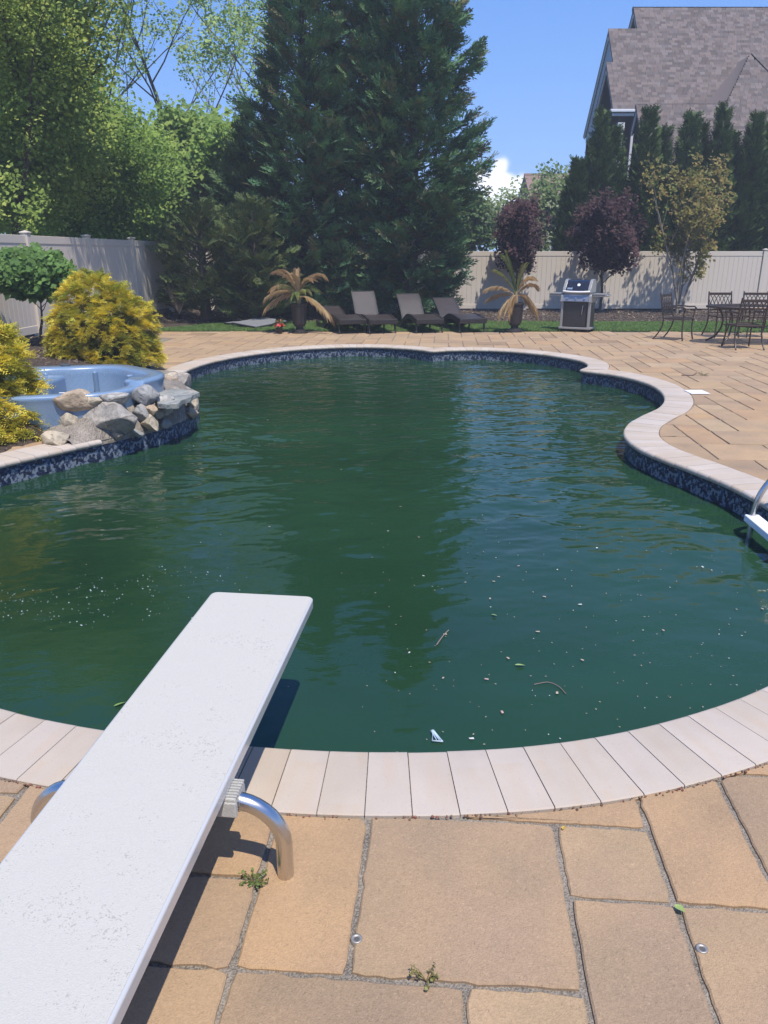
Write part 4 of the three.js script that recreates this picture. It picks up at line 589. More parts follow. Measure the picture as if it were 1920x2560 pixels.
// ------------------------------------------------------------------ blue spa beside the pool
{
  const t = thing('hot_tub', 'blue speckled acrylic hot tub shell set behind boulders', 'hot tub', [-3.47, 0, -8.27]);
  const N = 144, rad = (a) => 1.02 * (1 - 0.035 * Math.cos(6 * (a - 0.25))), high = (a) => { const d = Math.abs(((a / D2R - 94 + 540) % 360) - 180); return lerp(0.405, 0.445, smoothstep(d, 76, 79)); };   // angle from +x towards +z
  const prof = (a) => { const R = rad(a), y = high(a); return [[R - 0.03, -0.25], [R - 0.02, y - 0.1], [R - 0.005, y - 0.05], [R, y - 0.03], [R - 0.006, y - 0.012], [R - 0.022, y], [R - 0.15, y - 0.004], [R - 0.175, y - 0.012], [R - 0.19, y - 0.035], [R - 0.205, y - 0.1], [R - 0.235, 0.10], [R - 0.245, 0.085], [R - 0.29, 0.08], [R - 0.30, 0.065], [R - 0.33, -0.06], [R - 0.36, -0.08], [R - 0.58, -0.09], [R - 0.60, -0.11], [R - 0.64, -0.40], [0.02, -0.42]]; };
  const pos = [], idx = [], uv = [], n = prof(0).length;
  for (let i = 0; i <= N; i++) { const a = i / N * Math.PI * 2; prof(a).forEach(([r, y], k) => { pos.push(Math.cos(a) * r, y, Math.sin(a) * r); uv.push(a * 0.9, k * 0.08 + y); }); }
  for (let i = 0; i < N; i++) for (let k = 0; k < n - 1; k++) { const a = i * n + k, b = a + n; idx.push(a, a + 1, b, a + 1, b + 1, b); }
  part('shell', toCreasedNormals(geoFrom(pos, idx, uv), 0.7), M.spa, t);
  for (const [az, w] of [[-84, 0.05], [-38, 0.05], [-128, 0.05]]) { const a = az * D2R, g = box(0.07, 0.34, w, 0.72, 0.235, 0, 0.02).rotateY(-a); part('wall_rib', metres(g), M.spa, t); }
  const lounge = part('lounge_seat', metres(mg([box(0.56, 0.5, 0.5, -0.5, 0.13, -0.34, 0.04)])), M.spa, t);
  part('seat_panel', metres(mg([box(0.42, 0.02, 0.018, -0.5, 0.34, -0.088, 0.006), box(0.42, 0.02, 0.018, -0.5, 0.05, -0.088, 0.006), box(0.018, 0.3, 0.018, -0.3, 0.195, -0.088, 0.006), box(0.018, 0.3, 0.018, -0.7, 0.195, -0.088, 0.006)])), M.spa, lounge);
  part('headrest', metres(box(0.2, 0.16, 0.24, 0.80, 0.362, 0.06, 0.035).rotateY(0)), M.spa, t);
  part('jet_cap', new THREE.CylinderGeometry(0.055, 0.06, 0.02, 20).translate(-0.33, 0.452, -0.88), std(C(0.06, 0.075, 0.09), { roughness: 0.5 }), t);
  part('spa_base', new THREE.CylinderGeometry(0.9, 0.9, 0.3, 40).translate(0, -0.1, 0), M.mortar, t);
  for (const [x, z, r] of [[-0.06, 0.9, 0.3], [0.36, 0.72, -0.5], [0.30, 0.78, 0.2]]) part('spa_sticker', box(0.075, 0.002, 0.035, x, 0.408, z).rotateY(0), M.white, t);
}
// ------------------------------------------------------------------ boulders and slate ledge round the spa
{
  const t = thing('boulder_wall', 'dry-looking wall of grey and tan boulders with a slate ledge beside the hot tub', 'rock wall');
  const cols = { grey: [0.44, 0.395, 0.335], pale: [0.51, 0.485, 0.44], tan: [0.50, 0.385, 0.265], buff: [0.56, 0.475, 0.35], dark: [0.34, 0.335, 0.32], slate: [0.34, 0.345, 0.31], brown: [0.38, 0.335, 0.285] }, mats = {};
  const mat = (k) => (mats[k] ??= std(C(...cols[k]), { map: withMap(tRock, 1.7), bumpMap: withMap(tRock, 1.7), bumpScale: 0.035, roughness: 0.95 }));
  const stone = (seed, w, h, d, flat = 5) => {
    const R = rng(seed), planes = Array.from({ length: flat + 4 }, () => [V(R() - 0.5, R() - 0.5, R() - 0.5).normalize(), 0.5 + R() * 0.28]), g = mergeVertices(new THREE.IcosahedronGeometry(1, 5).deleteAttribute('uv').deleteAttribute('normal')), p = g.attributes.position, v = V(0, 0, 0);
    for (let i = 0; i < p.count; i++) { v.fromBufferAttribute(p, i); const n = v.clone(); v.multiplyScalar(1 + 0.16 * perlin.noise(n.x * 1.5 + seed, n.y * 1.5, n.z * 1.5)); for (const [q, e] of planes) { const k = v.dot(q); if (k > e) v.addScaledVector(q, (e - k) * 0.92); } v.multiplyScalar(1 + 0.05 * perlin.noise(n.x * 4 + seed, n.y * 4, n.z * 4) + 0.025 * perlin.noise(n.x * 10, n.y * 10 + seed, n.z * 10)); p.setXYZ(i, v.x * w * 0.62, v.y * h * 0.62, v.z * d * 0.62); }
    g.computeVertexNormals(); return metres(g, 1);
  };
  [['tan', -3.03, 0.39, -7.43, 0.37, 0.2, 0.24, 0.2], ['buff', -3.13, 0.14, -7.40, 0.2, 0.22, 0.2, 0.1], ['grey', -2.86, 0.14, -7.46, 0.76, 0.32, 0.32, -0.38], ['pale', -2.70, 0.37, -7.56, 0.38, 0.22, 0.24, -0.4], ['buff', -2.86, 0.385, -7.50, 0.25, 0.16, 0.16, 0.2], ['dark', -2.49, 0.385, -7.82, 0.30, 0.2, 0.24, -0.6], ['dark', -2.47, 0.18, -7.70, 0.17, 0.2, 0.14, 0.4], ['buff', -2.40, 0.07, -7.70, 0.23, 0.18, 0.17, -0.8], ['tan', -2.38, 0.24, -7.72, 0.12, 0.1, 0.1, 0.2], ['tan', -2.65, 0.01, -7.38, 0.14, 0.08, 0.1, -0.7], ['slate', -2.54, 0.0, -7.56, 0.24, 0.07, 0.14, -0.9], ['pale', -2.27, 0.315, -7.86, 0.17, 0.11, 0.12, 0.5], ['brown', -2.66, 0.12, -9.95, 0.32, 0.22, 0.26, 0.3], ['buff', -2.95, 0.08, -10.55, 0.24, 0.14, 0.2, 0.6], ['buff', -2.20, 0.10, -8.62, 0.13, 0.15, 0.16, 0.2], ['tan', -2.18, 0.0, -8.56, 0.15, 0.12, 0.2, 0.1], ['grey', -2.14, 0.30, -8.38, 0.12, 0.05, 0.12, 0.4], ['tan', -3.36, 0.18, -7.42, 0.2, 0.15, 0.2, 0.4], ['buff', -3.1, 0.05, -7.04, 0.26, 0.15, 0.2, 0.3], ['slate', -3.24, 0.14, -7.40, 0.07, 0.18, 0.12, 0.9], ['brown', -2.38, 0.13, -7.90, 0.12, 0.1, 0.12, 0.2], ['dark', -2.33, 0.02, -7.95, 0.14, 0.1, 0.14, 0.1], ['grey', -2.45, 0.1, -8.2, 0.3, 0.26, 0.36, 0.2], ['brown', -2.42, 0.08, -8.75, 0.3, 0.3, 0.3, 1.2], ['grey', -2.5, 0.08, -9.3, 0.34, 0.3, 0.4, 0.4], ['tan', -2.62, 0.3, -9.3, 0.2, 0.12, 0.2, 0.4]]
    .forEach(([k, x, y, z, w, h, d, r], i) => { const m = part('boulder', stone(200 + i * 7, w, h, d, i === 2 ? 7 : 5 + i % 4), mat(k), t); m.position.set(x, y - (y > 0.2 ? 0.05 : 0.01), z); m.rotation.set(((i * 37) % 10 - 5) * 0.03, r, ((i * 53) % 10 - 5) * 0.04); });
  const s = new THREE.Shape([[-2.52, 8.42], [-2.36, 8.58], [-2.12, 8.47], [-2.04, 8.36], [-2.075, 8.18], [-2.06, 8.06], [-2.12, 7.9], [-2.10, 7.69], [-2.21, 7.66], [-2.31, 7.72], [-2.42, 8.0]].map((p) => new THREE.Vector2(...p)));
  part('slate_ledge', metres(new THREE.ExtrudeGeometry(s, { depth: 0.045, bevelEnabled: true, bevelSize: 0.006, bevelThickness: 0.006, bevelSegments: 1 }).rotateX(-Math.PI / 2).translate(0, 0.215, 0)), mat('slate'), t);
  // mortar that carries the stones, from the pool wall up to the spa
  const pos = [], idx = [], uv = [], a0 = iRockA - 6, a1 = iRockB + 8; let k = 0;
  for (let i = a0; i <= a1; i++) { const p0 = offset(i, -0.004), z = p0.z, rise = smoothstep(z, -10.2, -9.2) * smoothstep(-z, 6.9, 7.5); [[-0.004, -0.052], [0.0, -0.01], [0.06, 0.03 + 0.05 * rise], [0.18, 0.05 + 0.19 * rise], [0.5, 0.06 + 0.25 * rise]].forEach(([u, y], j) => { const p = offset(i, u); pos.push(p.x, y + 0.012 * perlin.noise(p.x * 9, p.z * 9, j), p.z); uv.push(p.x, p.z + y); }); k++; }
  for (let i = 0; i < k - 1; i++) for (let j = 0; j < 4; j++) { const a = i * 5 + j; idx.push(a, a + 5, a + 1, a + 1, a + 5, a + 6); }
  part('mortar_bed', geoFrom(pos, idx, uv), M.mortar, t);
}

// ------------------------------------------------------------------ wicker loungers
function lounger(label, x, z, turn, deg) {
  const t = thing('wicker_lounger', label, 'sun lounger', [x, 0, z], turn, 'wicker loungers in a row before the cypresses'), w = 0.66, hinge = [-1.28, 0.19];
  const rail = [[-1.93, 0.16], [-1.75, 0.10], [-1.5, 0.09], [-1.28, 0.14], [-1.0, 0.26], [-0.72, 0.355], [-0.42, 0.35], [-0.15, 0.305], [0, 0.29]], seat = rail.slice(3).map(([a, b]) => [a, b + 0.004]);
  part('seat', strip(seat, w - 0.07, 0.03, 26), M.wicker, t);
  for (const s of [-1, 1]) part('side_rail', strip(rail.map(([a, b]) => [a, b - 0.025]), 0.05, 0.115, 30, s * (w / 2 - 0.02)), M.wickerRail, t);
  part('foot_rail', box(w, 0.115, 0.05, 0, 0.265, 0.004, 0.02), M.wickerRail, t);
  part('cross_rail', mg([box(w - 0.06, 0.045, 0.045, 0, 0.11, -1.6, 0.01), box(w - 0.06, 0.04, 0.04, 0, 0.22, -1.06, 0.01), box(w - 0.06, 0.04, 0.04, 0, 0.3, -0.4, 0.01)]), M.wickerRail, t);
  const a = deg * D2R, bp = [0, 0.15, 0.4, 0.62, 0.8].map((s, i) => { const b = a + [0.1, 0.05, 0, -0.03, -0.06][i]; return [hinge[0] - Math.cos(b) * s, hinge[1] + Math.sin(b) * s]; });
  const back = part('backrest', strip(bp, w - 0.09, 0.03, 16), M.wicker, t);
  part('back_frame', mg([strip(bp, 0.035, 0.045, 16, -(w / 2 - 0.055)), strip(bp, 0.035, 0.045, 16, w / 2 - 0.055), box(w - 0.08, 0.05, 0.035, 0, bp[4][1], bp[4][0], 0.012)]), M.wickerRail, back);
  part('back_support', mg([-1, 1].map((s) => tube([V(s * 0.22, bp[2][1], bp[2][0]), V(s * 0.22, 0.11, -1.72)], 0.012, 6))), M.wickerRail, t);
  for (const s of [-1, 1]) { part('leg', tube([V(s * (w / 2 - 0.03), 0.29, -0.1), V(s * (w / 2 - 0.02), 0, -0.04)], [0.026, 0.02], 8), M.wickerRail, t); part('leg', tube([V(s * (w / 2 - 0.03), 0.29, -0.9), V(s * (w / 2 - 0.02), 0, -0.96)], [0.026, 0.02], 8), M.wickerRail, t); part('leg', tube([V(s * (w / 2 - 0.03), 0.10, -1.6), V(s * (w / 2 - 0.03), 0, -1.62)], 0.024, 8), M.wickerRail, t); }
}
lounger('dark wicker lounger nearest the left palm urn, its back nearly flat', -0.70, -17.62, 20 * D2R, 24);
lounger('dark wicker lounger with the tallest, most upright back', -0.02, -17.62, 17 * D2R, 58);
lounger('dark wicker lounger with a shiny raised back, third from the left palm urn', 1.05, -17.75, 15 * D2R, 50);
lounger('dark wicker lounger nearest the right palm, half raised back', 2.04, -17.85, 17 * D2R, 40);

// ------------------------------------------------------------------ palms in urns
function frond(R, len, rise, droop, az, lw = 0.30) {
  const c = Math.cos(az), s = Math.sin(az), p = []; for (let i = 0; i <= 10; i++) { const u = i / 10, r = len * (u * Math.cos(rise) + 0.12 * u * u * droop), y = len * (Math.sin(rise) * u - droop * u * u * 0.62); p.push(V(c * r, y, s * r)); }
  const g = [tube(p, p.map((_, i) => 0.011 * (1 - i / 11) + 0.002), 5, false)], pos = [], idx = [];
  for (let i = 0; i < 56; i++) { const u = 0.18 + 0.82 * (i >> 1) / 28, k = Math.min(9, Math.floor(u * 10)), b = p[k].clone().lerp(p[k + 1], u * 10 - k), d = p[k + 1].clone().sub(p[k]).normalize(), sd = d.clone().cross(up).normalize().multiplyScalar(i % 2 ? 1 : -1), L = lw * (0.5 + 0.9 * u * (1.3 - u)) * (0.75 + R() * 0.5), w = 0.0045 + R() * 0.0025, dir = d.clone().multiplyScalar(0.95).add(sd.multiplyScalar(0.42)).normalize(), m = b.clone().add(dir.clone().multiplyScalar(L * 0.55)).add(V(0, -0.04 * L * droop, 0)), e = b.clone().add(dir.clone().multiplyScalar(L)).add(V(0, -L * (0.25 + 0.35 * droop) * (0.6 + R() * 0.7), 0)), n = dir.clone().cross(up).normalize().multiplyScalar(w), q = pos.length / 3; for (const v of [b, m.clone().add(n), e, m.clone().sub(n)]) pos.push(v.x, v.y, v.z); idx.push(q, q + 1, q + 2, q, q + 2, q + 3); }
  g.push(geoFrom(pos, idx)); return mg(g);
}
M.dry = [[0.56, 0.40, 0.20], [0.48, 0.33, 0.16], [0.62, 0.47, 0.26]].map((c) => phys(C(...c), { transmission: 0.3, thickness: 0, roughness: 0.8 })); M.palm = [[0.22, 0.29, 0.06], [0.30, 0.34, 0.09], [0.14, 0.22, 0.05]].map((c) => phys(C(...c), { transmission: 0.35, thickness: 0, roughness: 0.6 }));
function urn(label, x, z, sc = 1) {
  const t = thing('urn_planter', label, 'planter', [x, 0, z]), L = (pts) => new THREE.LatheGeometry(pts.map((p) => new THREE.Vector2(p[0] * sc, p[1] * sc)), 36);
  part('urn', toCreasedNormals(L([[0, 0], [0.19, 0], [0.19, 0.025], [0.155, 0.04], [0.15, 0.06], [0.09, 0.085], [0.08, 0.13], [0.1, 0.155], [0.125, 0.16], [0.13, 0.19], [0.15, 0.2], [0.165, 0.4], [0.178, 0.6], [0.2, 0.615], [0.203, 0.65], [0.185, 0.66], [0.165, 0.655], [0.16, 0.6]]), 0.6), M.urn, t);
  part('potting_soil', new THREE.CircleGeometry(0.165 * sc, 24).rotateX(-Math.PI / 2).translate(0, 0.62 * sc, 0), M.soil, t); return t;
}
function palm(label, x, z, y, seed, spec) {
  const R = rng(seed), t = thing('potted_palm', label, 'palm', [x, y, z]);
  part('trunk', tube([V(0, 0, 0), V(0.01, 0.12, 0), V(0.0, 0.3, 0.01)], [0.05, 0.042, 0.02], 8), M.dry[1], t);
  for (const [az, len, rise, droop, green] of spec) { const m = part('frond', frond(R, len * 0.93, rise * D2R, droop, az * D2R, green ? 0.22 : 0.23), (green ? M.palm : M.dry)[Math.floor(R() * 3)], t); m.position.y = 0.12 + R() * 0.1; }
}
urn('black pedestal urn at the lawn edge beside the red flower pot', -1.93, -17.83);
palm('half-dead palm with arching straw-coloured fronds in the left urn', -1.93, -17.83, 0.62, 81, [[175, 1.35, 74, 0.78, 0], [196, 1.25, 78, 0.72, 0], [5, 1.3, 70, 0.86, 0], [350, 1.15, 76, 0.8, 0], [100, 1.05, 82, 0.7, 0], [260, 1.1, 80, 0.7, 0], [30, 1.0, 76, 0.85, 0], [150, 0.95, 56, 0.95, 0], [185, 0.95, 46, 1.1, 0], [172, 0.75, 28, 1.3, 0], [25, 0.75, 22, 1.4, 0], [345, 0.7, 15, 1.45, 0], [150, 0.7, 58, 0.7, 1], [60, 0.65, 55, 0.8, 1], [20, 0.6, 50, 0.8, 1], [200, 0.6, 60, 0.7, 1], [320, 0.6, 60, 0.7, 1], [95, 0.55, 50, 0.9, 1]]);
urn('dark pedestal urn at the lawn edge between the loungers and the grill', 3.03, -18.1);
palm('tall palm with pale green upright fronds and dead drooping ones in the right urn', 3.03, -18.1, 0.6, 83, [[180, 1.35, 80, 0.32, 1], [200, 1.25, 76, 0.36, 1], [150, 1.2, 78, 0.36, 1], [172, 1.0, 64, 0.5, 1], [10, 1.1, 82, 0.45, 1], [60, 1.05, 82, 0.45, 1], [30, 0.95, 74, 0.8, 0], [350, 0.95, 68, 0.95, 0], [180, 0.95, 52, 0.85, 0], [203, 0.75, 38, 1.0, 0], [15, 0.62, 55, 1.8, 0], [340, 0.5, 40, 1.9, 0], [120, 0.5, 35, 1.9, 0], [165, 0.36, 30, 1.9, 0]]);
{
  const t = thing('flower_pot', 'small black pot of red flowers next to the left urn', 'flower pot', [-2.38, 0, -17.68]), R = rng(91);
  part('pot', new THREE.LatheGeometry([[0, 0], [0.062, 0], [0.075, 0.11], [0.082, 0.112], [0.082, 0.125], [0.072, 0.125], [0.07, 0.1]].map((p) => new THREE.Vector2(...p)), 24), M.black, t);
  const lf = []; for (let i = 0; i < 46; i++) lf.push([V((R() - 0.5) * 0.2, 0.13 + R() * 0.16, (R() - 0.5) * 0.2), randQ(R), 0.8 + R() * 0.5, pick(R, [[0.06, 0.12, 0.03], [0.09, 0.15, 0.03]], 0.4)]); instanced('leaves', leafCluster(R, 4, 0.015, 0.05, 0.022), M.leaf, lf, t, 'stuff');
  const red = std(C(0.62, 0.05, 0.04), { roughness: 0.7 }), pink = std(C(0.66, 0.14, 0.13), { roughness: 0.7 });
  for (let i = 0; i < 15; i++) { const a = i * 2.4, r = 0.03 + 0.075 * Math.sqrt(i / 15), g = []; for (let k = 0; k < 6; k++) g.push(new THREE.SphereGeometry(0.017, 7, 5).scale(1, 0.55, 1).translate(Math.cos(k * 1.05) * 0.017, 0.004 * (k % 2), Math.sin(k * 1.05) * 0.017)); const m = part('flower', mg(g), i % 3 ? red : pink, t); m.position.set(Math.cos(a) * r, 0.33 - r * 1.6 + (R() - 0.5) * 0.03, Math.sin(a) * r); m.rotation.set(Math.sin(a) * 0.7 + 0.4, a, 0); }
}
{ // two flat sling panels lying on the lawn
  const sling = std(C(0.27, 0.275, 0.285), { map: withMap(tWeave, 14), roughness: 0.7 });
  const t = thing('sling_panel', 'light grey sling panel with dark frame lying tilted on the lawn', 'sling panel', [-3.1, 0.09, -19.55], -0.55); t.rotation.z = -0.07; t.rotation.x = 0.05;
  part('sling', box(0.74, 0.012, 1.2, 0, 0.02, 0, 0.004), sling, t); part('frame', mg([tube([V(-0.38, 0, -0.62), V(-0.38, 0, 0.62)], 0.02, 8), tube([V(0.38, 0, -0.62), V(0.38, 0, 0.62)], 0.02, 8), tube([V(-0.38, 0, 0.62), V(0.38, 0, 0.62)], 0.02, 8), tube([V(-0.38, 0, -0.62), V(0.38, 0, -0.62)], 0.02, 8), tube([V(-0.3, -0.02, -0.66), V(0, 0.06, -0.72), V(0.3, -0.02, -0.66)], 0.03, 8)]), M.black, t);
  const u = thing('sling_panel', 'narrow low grey sling panel on the lawn, left of the tilted one', 'sling panel', [-3.74, 0.05, -19.85], -0.35); part('sling', box(0.42, 0.012, 0.4, 0, 0.02, 0, 0.004), sling, u); part('frame', mg([tube([V(-0.23, 0, -0.22), V(-0.23, 0, 0.22), V(0.23, 0, 0.22), V(0.23, 0, -0.22), V(-0.23, 0, -0.22)], 0.02, 8), tube([V(-0.2, 0.02, -0.22), V(-0.1, 0.08, -0.26), V(0.05, 0.03, -0.24)], 0.025, 8)]), M.black, u);
}

// ------------------------------------------------------------------ grill
{
  const t = thing('gas_grill', 'black and grey gas grill with side shelves on the patio edge', 'grill', [4.52, 0, -18.28], -29 * D2R);
  const dk = std(C(0.03, 0.029, 0.027), { roughness: 0.4 }), gp = M.greyPaint, lid = phys(C(0.012, 0.012, 0.016), { roughness: 0.25, clearcoat: 0.6, clearcoatRoughness: 0.1 });
  part('base_shelf', mg([box(0.74, 0.045, 0.50, 0, 0.085, 0, 0.008)]), gp, t);
  for (const [x, z] of [[-0.3, 0.2], [0.3, 0.2], [-0.3, -0.2], [0.3, -0.2]]) part('caster', mg([new THREE.CylinderGeometry(0.032, 0.032, 0.025, 16).rotateZ(Math.PI / 2).translate(x, 0.032, z), box(0.035, 0.03, 0.035, x, 0.058, z)]), M.black, t);
  part('cabinet', mg([box(0.60, 0.56, 0.42, 0, 0.39, -0.01)]), dk, t);
  for (const s of [-1, 1]) part('corner_post', mg([box(0.055, 0.60, 0.055, s * 0.315, 0.40, 0.205, 0.006)]), gp, t);
  for (const s of [-1, 1]) part('side_panel', box(0.012, 0.56, 0.38, s * 0.325, 0.39, -0.02), dk, t);
  const door = part('door', box(0.52, 0.53, 0.02, -0.01, 0.39, 0.214, 0.004), dk, t); part('handle', mg([tube([V(0.15, 0.40, 0.245), V(0.165, 0.50, 0.258), V(0.172, 0.60, 0.245)], 0.009, 8)]), M.steelRough, door);
  const pan = new THREE.Shape([[0.22, 0.67], [0.275, 0.69], [0.235, 0.825], [-0.2, 0.825], [-0.2, 0.67]].map((p) => new THREE.Vector2(...p)));
  const ex = (s, w, x) => new THREE.ExtrudeGeometry(s, { depth: w, bevelEnabled: true, bevelSize: 0.004, bevelThickness: 0.004, bevelSegments: 2 }).rotateY(-Math.PI / 2).translate(x + w / 2, 0, 0);
  part('control_panel', ex(pan, 0.60, 0), std(C(0.36, 0.36, 0.37), { metalness: 0.75, roughness: 0.42 }), t);
  for (const s of [-1, 1]) part('panel_end', ex(new THREE.Shape([[0.2, 0.66], [0.285, 0.682], [0.262, 0.80], [0.235, 0.84], [-0.2, 0.84], [-0.2, 0.66]].map((p) => new THREE.Vector2(...p))), 0.04, s * 0.325), gp, t);
  for (const x of [-0.2, 0, 0.2]) { const k = part('knob', mg([new THREE.CylinderGeometry(0.024, 0.028, 0.03, 20), box(0.012, 0.012, 0.045, 0, 0.018, 0)]), M.steelRough, t); k.position.set(x, 0.752, 0.268); k.rotation.x = Math.PI / 2 - 0.28; }
  part('cook_box', mg([box(0.60, 0.07, 0.42, 0, 0.855, -0.01, 0.01)]), M.greyPaint, t);
  const lp = [[0.235, 0.895], [0.225, 0.94], [0.165, 1.03], [0.09, 1.12], [0.0, 1.15], [-0.12, 1.14], [-0.2, 1.06], [-0.215, 0.895]].map((p) => new THREE.Vector2(...p));
  const lidPart = part('lid', ex(new THREE.Shape(new THREE.SplineCurve(lp).getPoints(40)), 0.52, 0), lid, t);
  const ep = [[0.255, 0.885], [0.245, 0.945], [0.18, 1.04], [0.1, 1.135], [0.0, 1.165], [-0.13, 1.155], [-0.215, 1.07], [-0.23, 0.885]].map((p) => new THREE.Vector2(...p));
  for (const s of [-1, 1]) part('lid_end', ex(new THREE.Shape(new THREE.SplineCurve(ep).getPoints(40)), 0.055, s * 0.29), gp, t);
  part('lid_lip', mg([tube(curve([[-0.31, 0.905, 0.255], [-0.15, 0.895, 0.28], [0.15, 0.895, 0.28], [0.31, 0.905, 0.255]], 16), 0.022, 10)]), M.white, t);
  part('name_plate', box(0.12, 0.045, 0.006, -0.17, 0, 0, 0.002).rotateX(-0.62).translate(0, 0.965, 0.213), std(C(0.32, 0.38, 0.44), { metalness: 0.6, roughness: 0.35 }), lidPart);
  part('thermometer', new THREE.CylinderGeometry(0.034, 0.036, 0.012, 24).rotateX(Math.PI / 2 - 0.72).translate(0.02, 1.045, 0.166), M.white, lidPart);
  for (const s of [-1, 1]) part('side_shelf', mg([box(0.30, 0.05, 0.40, s * 0.50, 0.815, -0.02, 0.01), box(0.30, 0.014, 0.42, s * 0.50, 0.847, -0.02, 0.004)]), gp, t);
  part('towel_bar', tube([V(0.66, 0.82, 0.12), V(0.70, 0.82, 0.10), V(0.70, 0.82, -0.15), V(0.66, 0.82, -0.17)], 0.009, 8), gp, t);
}

// ------------------------------------------------------------------ bronze patio chairs and table
function chair(label, x, z, turn) {
  const t = thing('patio_chair', label, 'chair', [x, 0, z], turn, 'bronze patio chairs'), w = 0.25;
  for (const s of [-1, 1]) {
    part('leg', tube(curve([[s * w, 0.43, 0.22], [s * w * 0.97, 0.28, 0.215], [s * w * 1.02, 0.1, 0.235], [s * w * 1.06, 0, 0.26]], 10), 0.0155, 8), M.bronze, t);
    part('leg', tube(curve([[s * w, 0.43, -0.2], [s * w, 0.3, -0.21], [s * w * 1.04, 0.12, -0.29], [s * w * 1.06, 0, -0.38]], 10), 0.0155, 8), M.bronze, t);
    part('armrest', tube(curve([[s * 0.255, 0.66, -0.25], [s * 0.28, 0.68, -0.1], [s * 0.285, 0.665, 0.1], [s * 0.28, 0.67, 0.22], [s * 0.275, 0.64, 0.255], [s * 0.26, 0.61, 0.23]], 16), 0.0145, 8), M.bronze, t);
    part('arm_post', tube(curve([[s * 0.25, 0.43, 0.22], [s * 0.262, 0.55, 0.225], [s * 0.275, 0.655, 0.235]], 6), 0.0135, 8), M.bronze, t);
  }
  const by = (y) => -0.205 - (y - 0.43) * 0.22;
  part('back_frame', mg([...[-1, 1].map((s) => tube([V(s * 0.25, 0.43, by(0.43)), V(s * 0.255, 0.7, by(0.7)), V(s * 0.25, 0.92, by(0.92)), V(s * 0.25, 0.945, by(0.945))], 0.0155, 8)), box(0.5, 0.055, 0.02, 0, 0.89, by(0.89), 0.006), box(0.5, 0.02, 0.018, 0, 0.50, by(0.5), 0.004), box(0.5, 0.018, 0.016, 0, 0.625, by(0.625), 0.004)]), M.bronze, t);
  const lat = []; for (let k = 0; k < 6; k++) { const x0 = -0.21 + k * 0.084; for (const d of [-1, 1]) { const pts = []; for (let i = 0; i <= 6; i++) { const u = i / 6, y = 0.63 + u * 0.235, xx = clamp(x0 + d * 0.084 * u * u * 1.05, -0.245, 0.245); pts.push(V(xx, y, by(y) + d * 0.003)); } lat.push(tube(pts, 0.008, 6)); } lat.push(tube([V(x0, 0.5, by(0.5)), V(x0, 0.63, by(0.63))], 0.008, 6)); }
  part('back_lattice', mg(lat), M.bronze, t);
  const bars = [box(0.52, 0.03, 0.03, 0, 0.435, 0.225, 0.008), box(0.52, 0.03, 0.03, 0, 0.435, -0.205, 0.008), box(0.03, 0.03, 0.44, 0.25, 0.435, 0.01, 0.008), box(0.03, 0.03, 0.44, -0.25, 0.435, 0.01, 0.008)];
  part('seat_frame', mg(bars), M.bronze, t);
  const mesh = []; for (let k = 0; k < 14; k++) mesh.push(box(0.026, 0.006, 0.42, -0.225 + k * 0.0346, 0.437, 0.01)); for (let k = 0; k < 5; k++) mesh.push(box(0.48, 0.008, 0.02, 0, 0.4335, -0.16 + k * 0.085)); part('seat', mg(mesh), M.bronze, t);
}
chair('bronze patio chair standing alone left of the table, turned towards it', 6.17, -16.42, 47 * D2R);
chair('bronze patio chair in front of the table with its lattice back to the viewer', 6.87, -14.87, Math.PI);
chair('bronze patio chair behind the table, facing the pool', 7.38, -17.0, 0.04);
chair('bronze patio chair at the right edge of the photo, partly cut off', 8.12, -17.0, -0.1);
{
  const t = thing('patio_table', 'oval bronze patio table cut off by the right edge of the photo', 'table', [7.62, 0, -15.75]), A = 1.12, B = 0.6, top = [], ring = [];
  for (let i = 0; i <= 64; i++) ring.push(V(Math.cos(i / 64 * 6.2832) * A, 0.715, Math.sin(i / 64 * 6.2832) * B));
  part('table_rim', tube(ring, 0.024, 8, false), M.bronze, t);
  for (let x = -A + 0.03; x < A; x += 0.042) { const h = B * Math.sqrt(Math.max(0, 1 - (x / A) ** 2)); if (h > 0.03) top.push(box(0.024, 0.008, 2 * h, x, 0.718, 0)); }
  for (let z = -B + 0.03; z < B; z += 0.042) { const h = A * Math.sqrt(Math.max(0, 1 - (z / B) ** 2)); if (h > 0.03) top.push(box(2 * h, 0.008, 0.022, 0, 0.7235, z)); }
  part('table_top', mg(top), M.bronze, t);
  for (const sx of [-1, 1]) for (const sz of [-1, 1]) part('leg', tube(curve([[sx * 0.82, 0.7, sz * 0.3], [sx * 0.72, 0.55, sz * 0.24], [sx * 0.7, 0.35, sz * 0.22], [sx * 0.78, 0.12, sz * 0.3], [sx * 0.92, 0.01, sz * 0.4]], 14), 0.019, 8), M.bronze, t);
  part('leg_brace', mg([tube(curve([[-0.7, 0.35, -0.22], [0, 0.3, 0], [0.7, 0.35, 0.22]], 12), 0.012, 6), tube(curve([[-0.7, 0.355, 0.22], [0, 0.325, 0], [0.7, 0.355, -0.22]], 12), 0.012, 6)]), M.bronze, t);
}

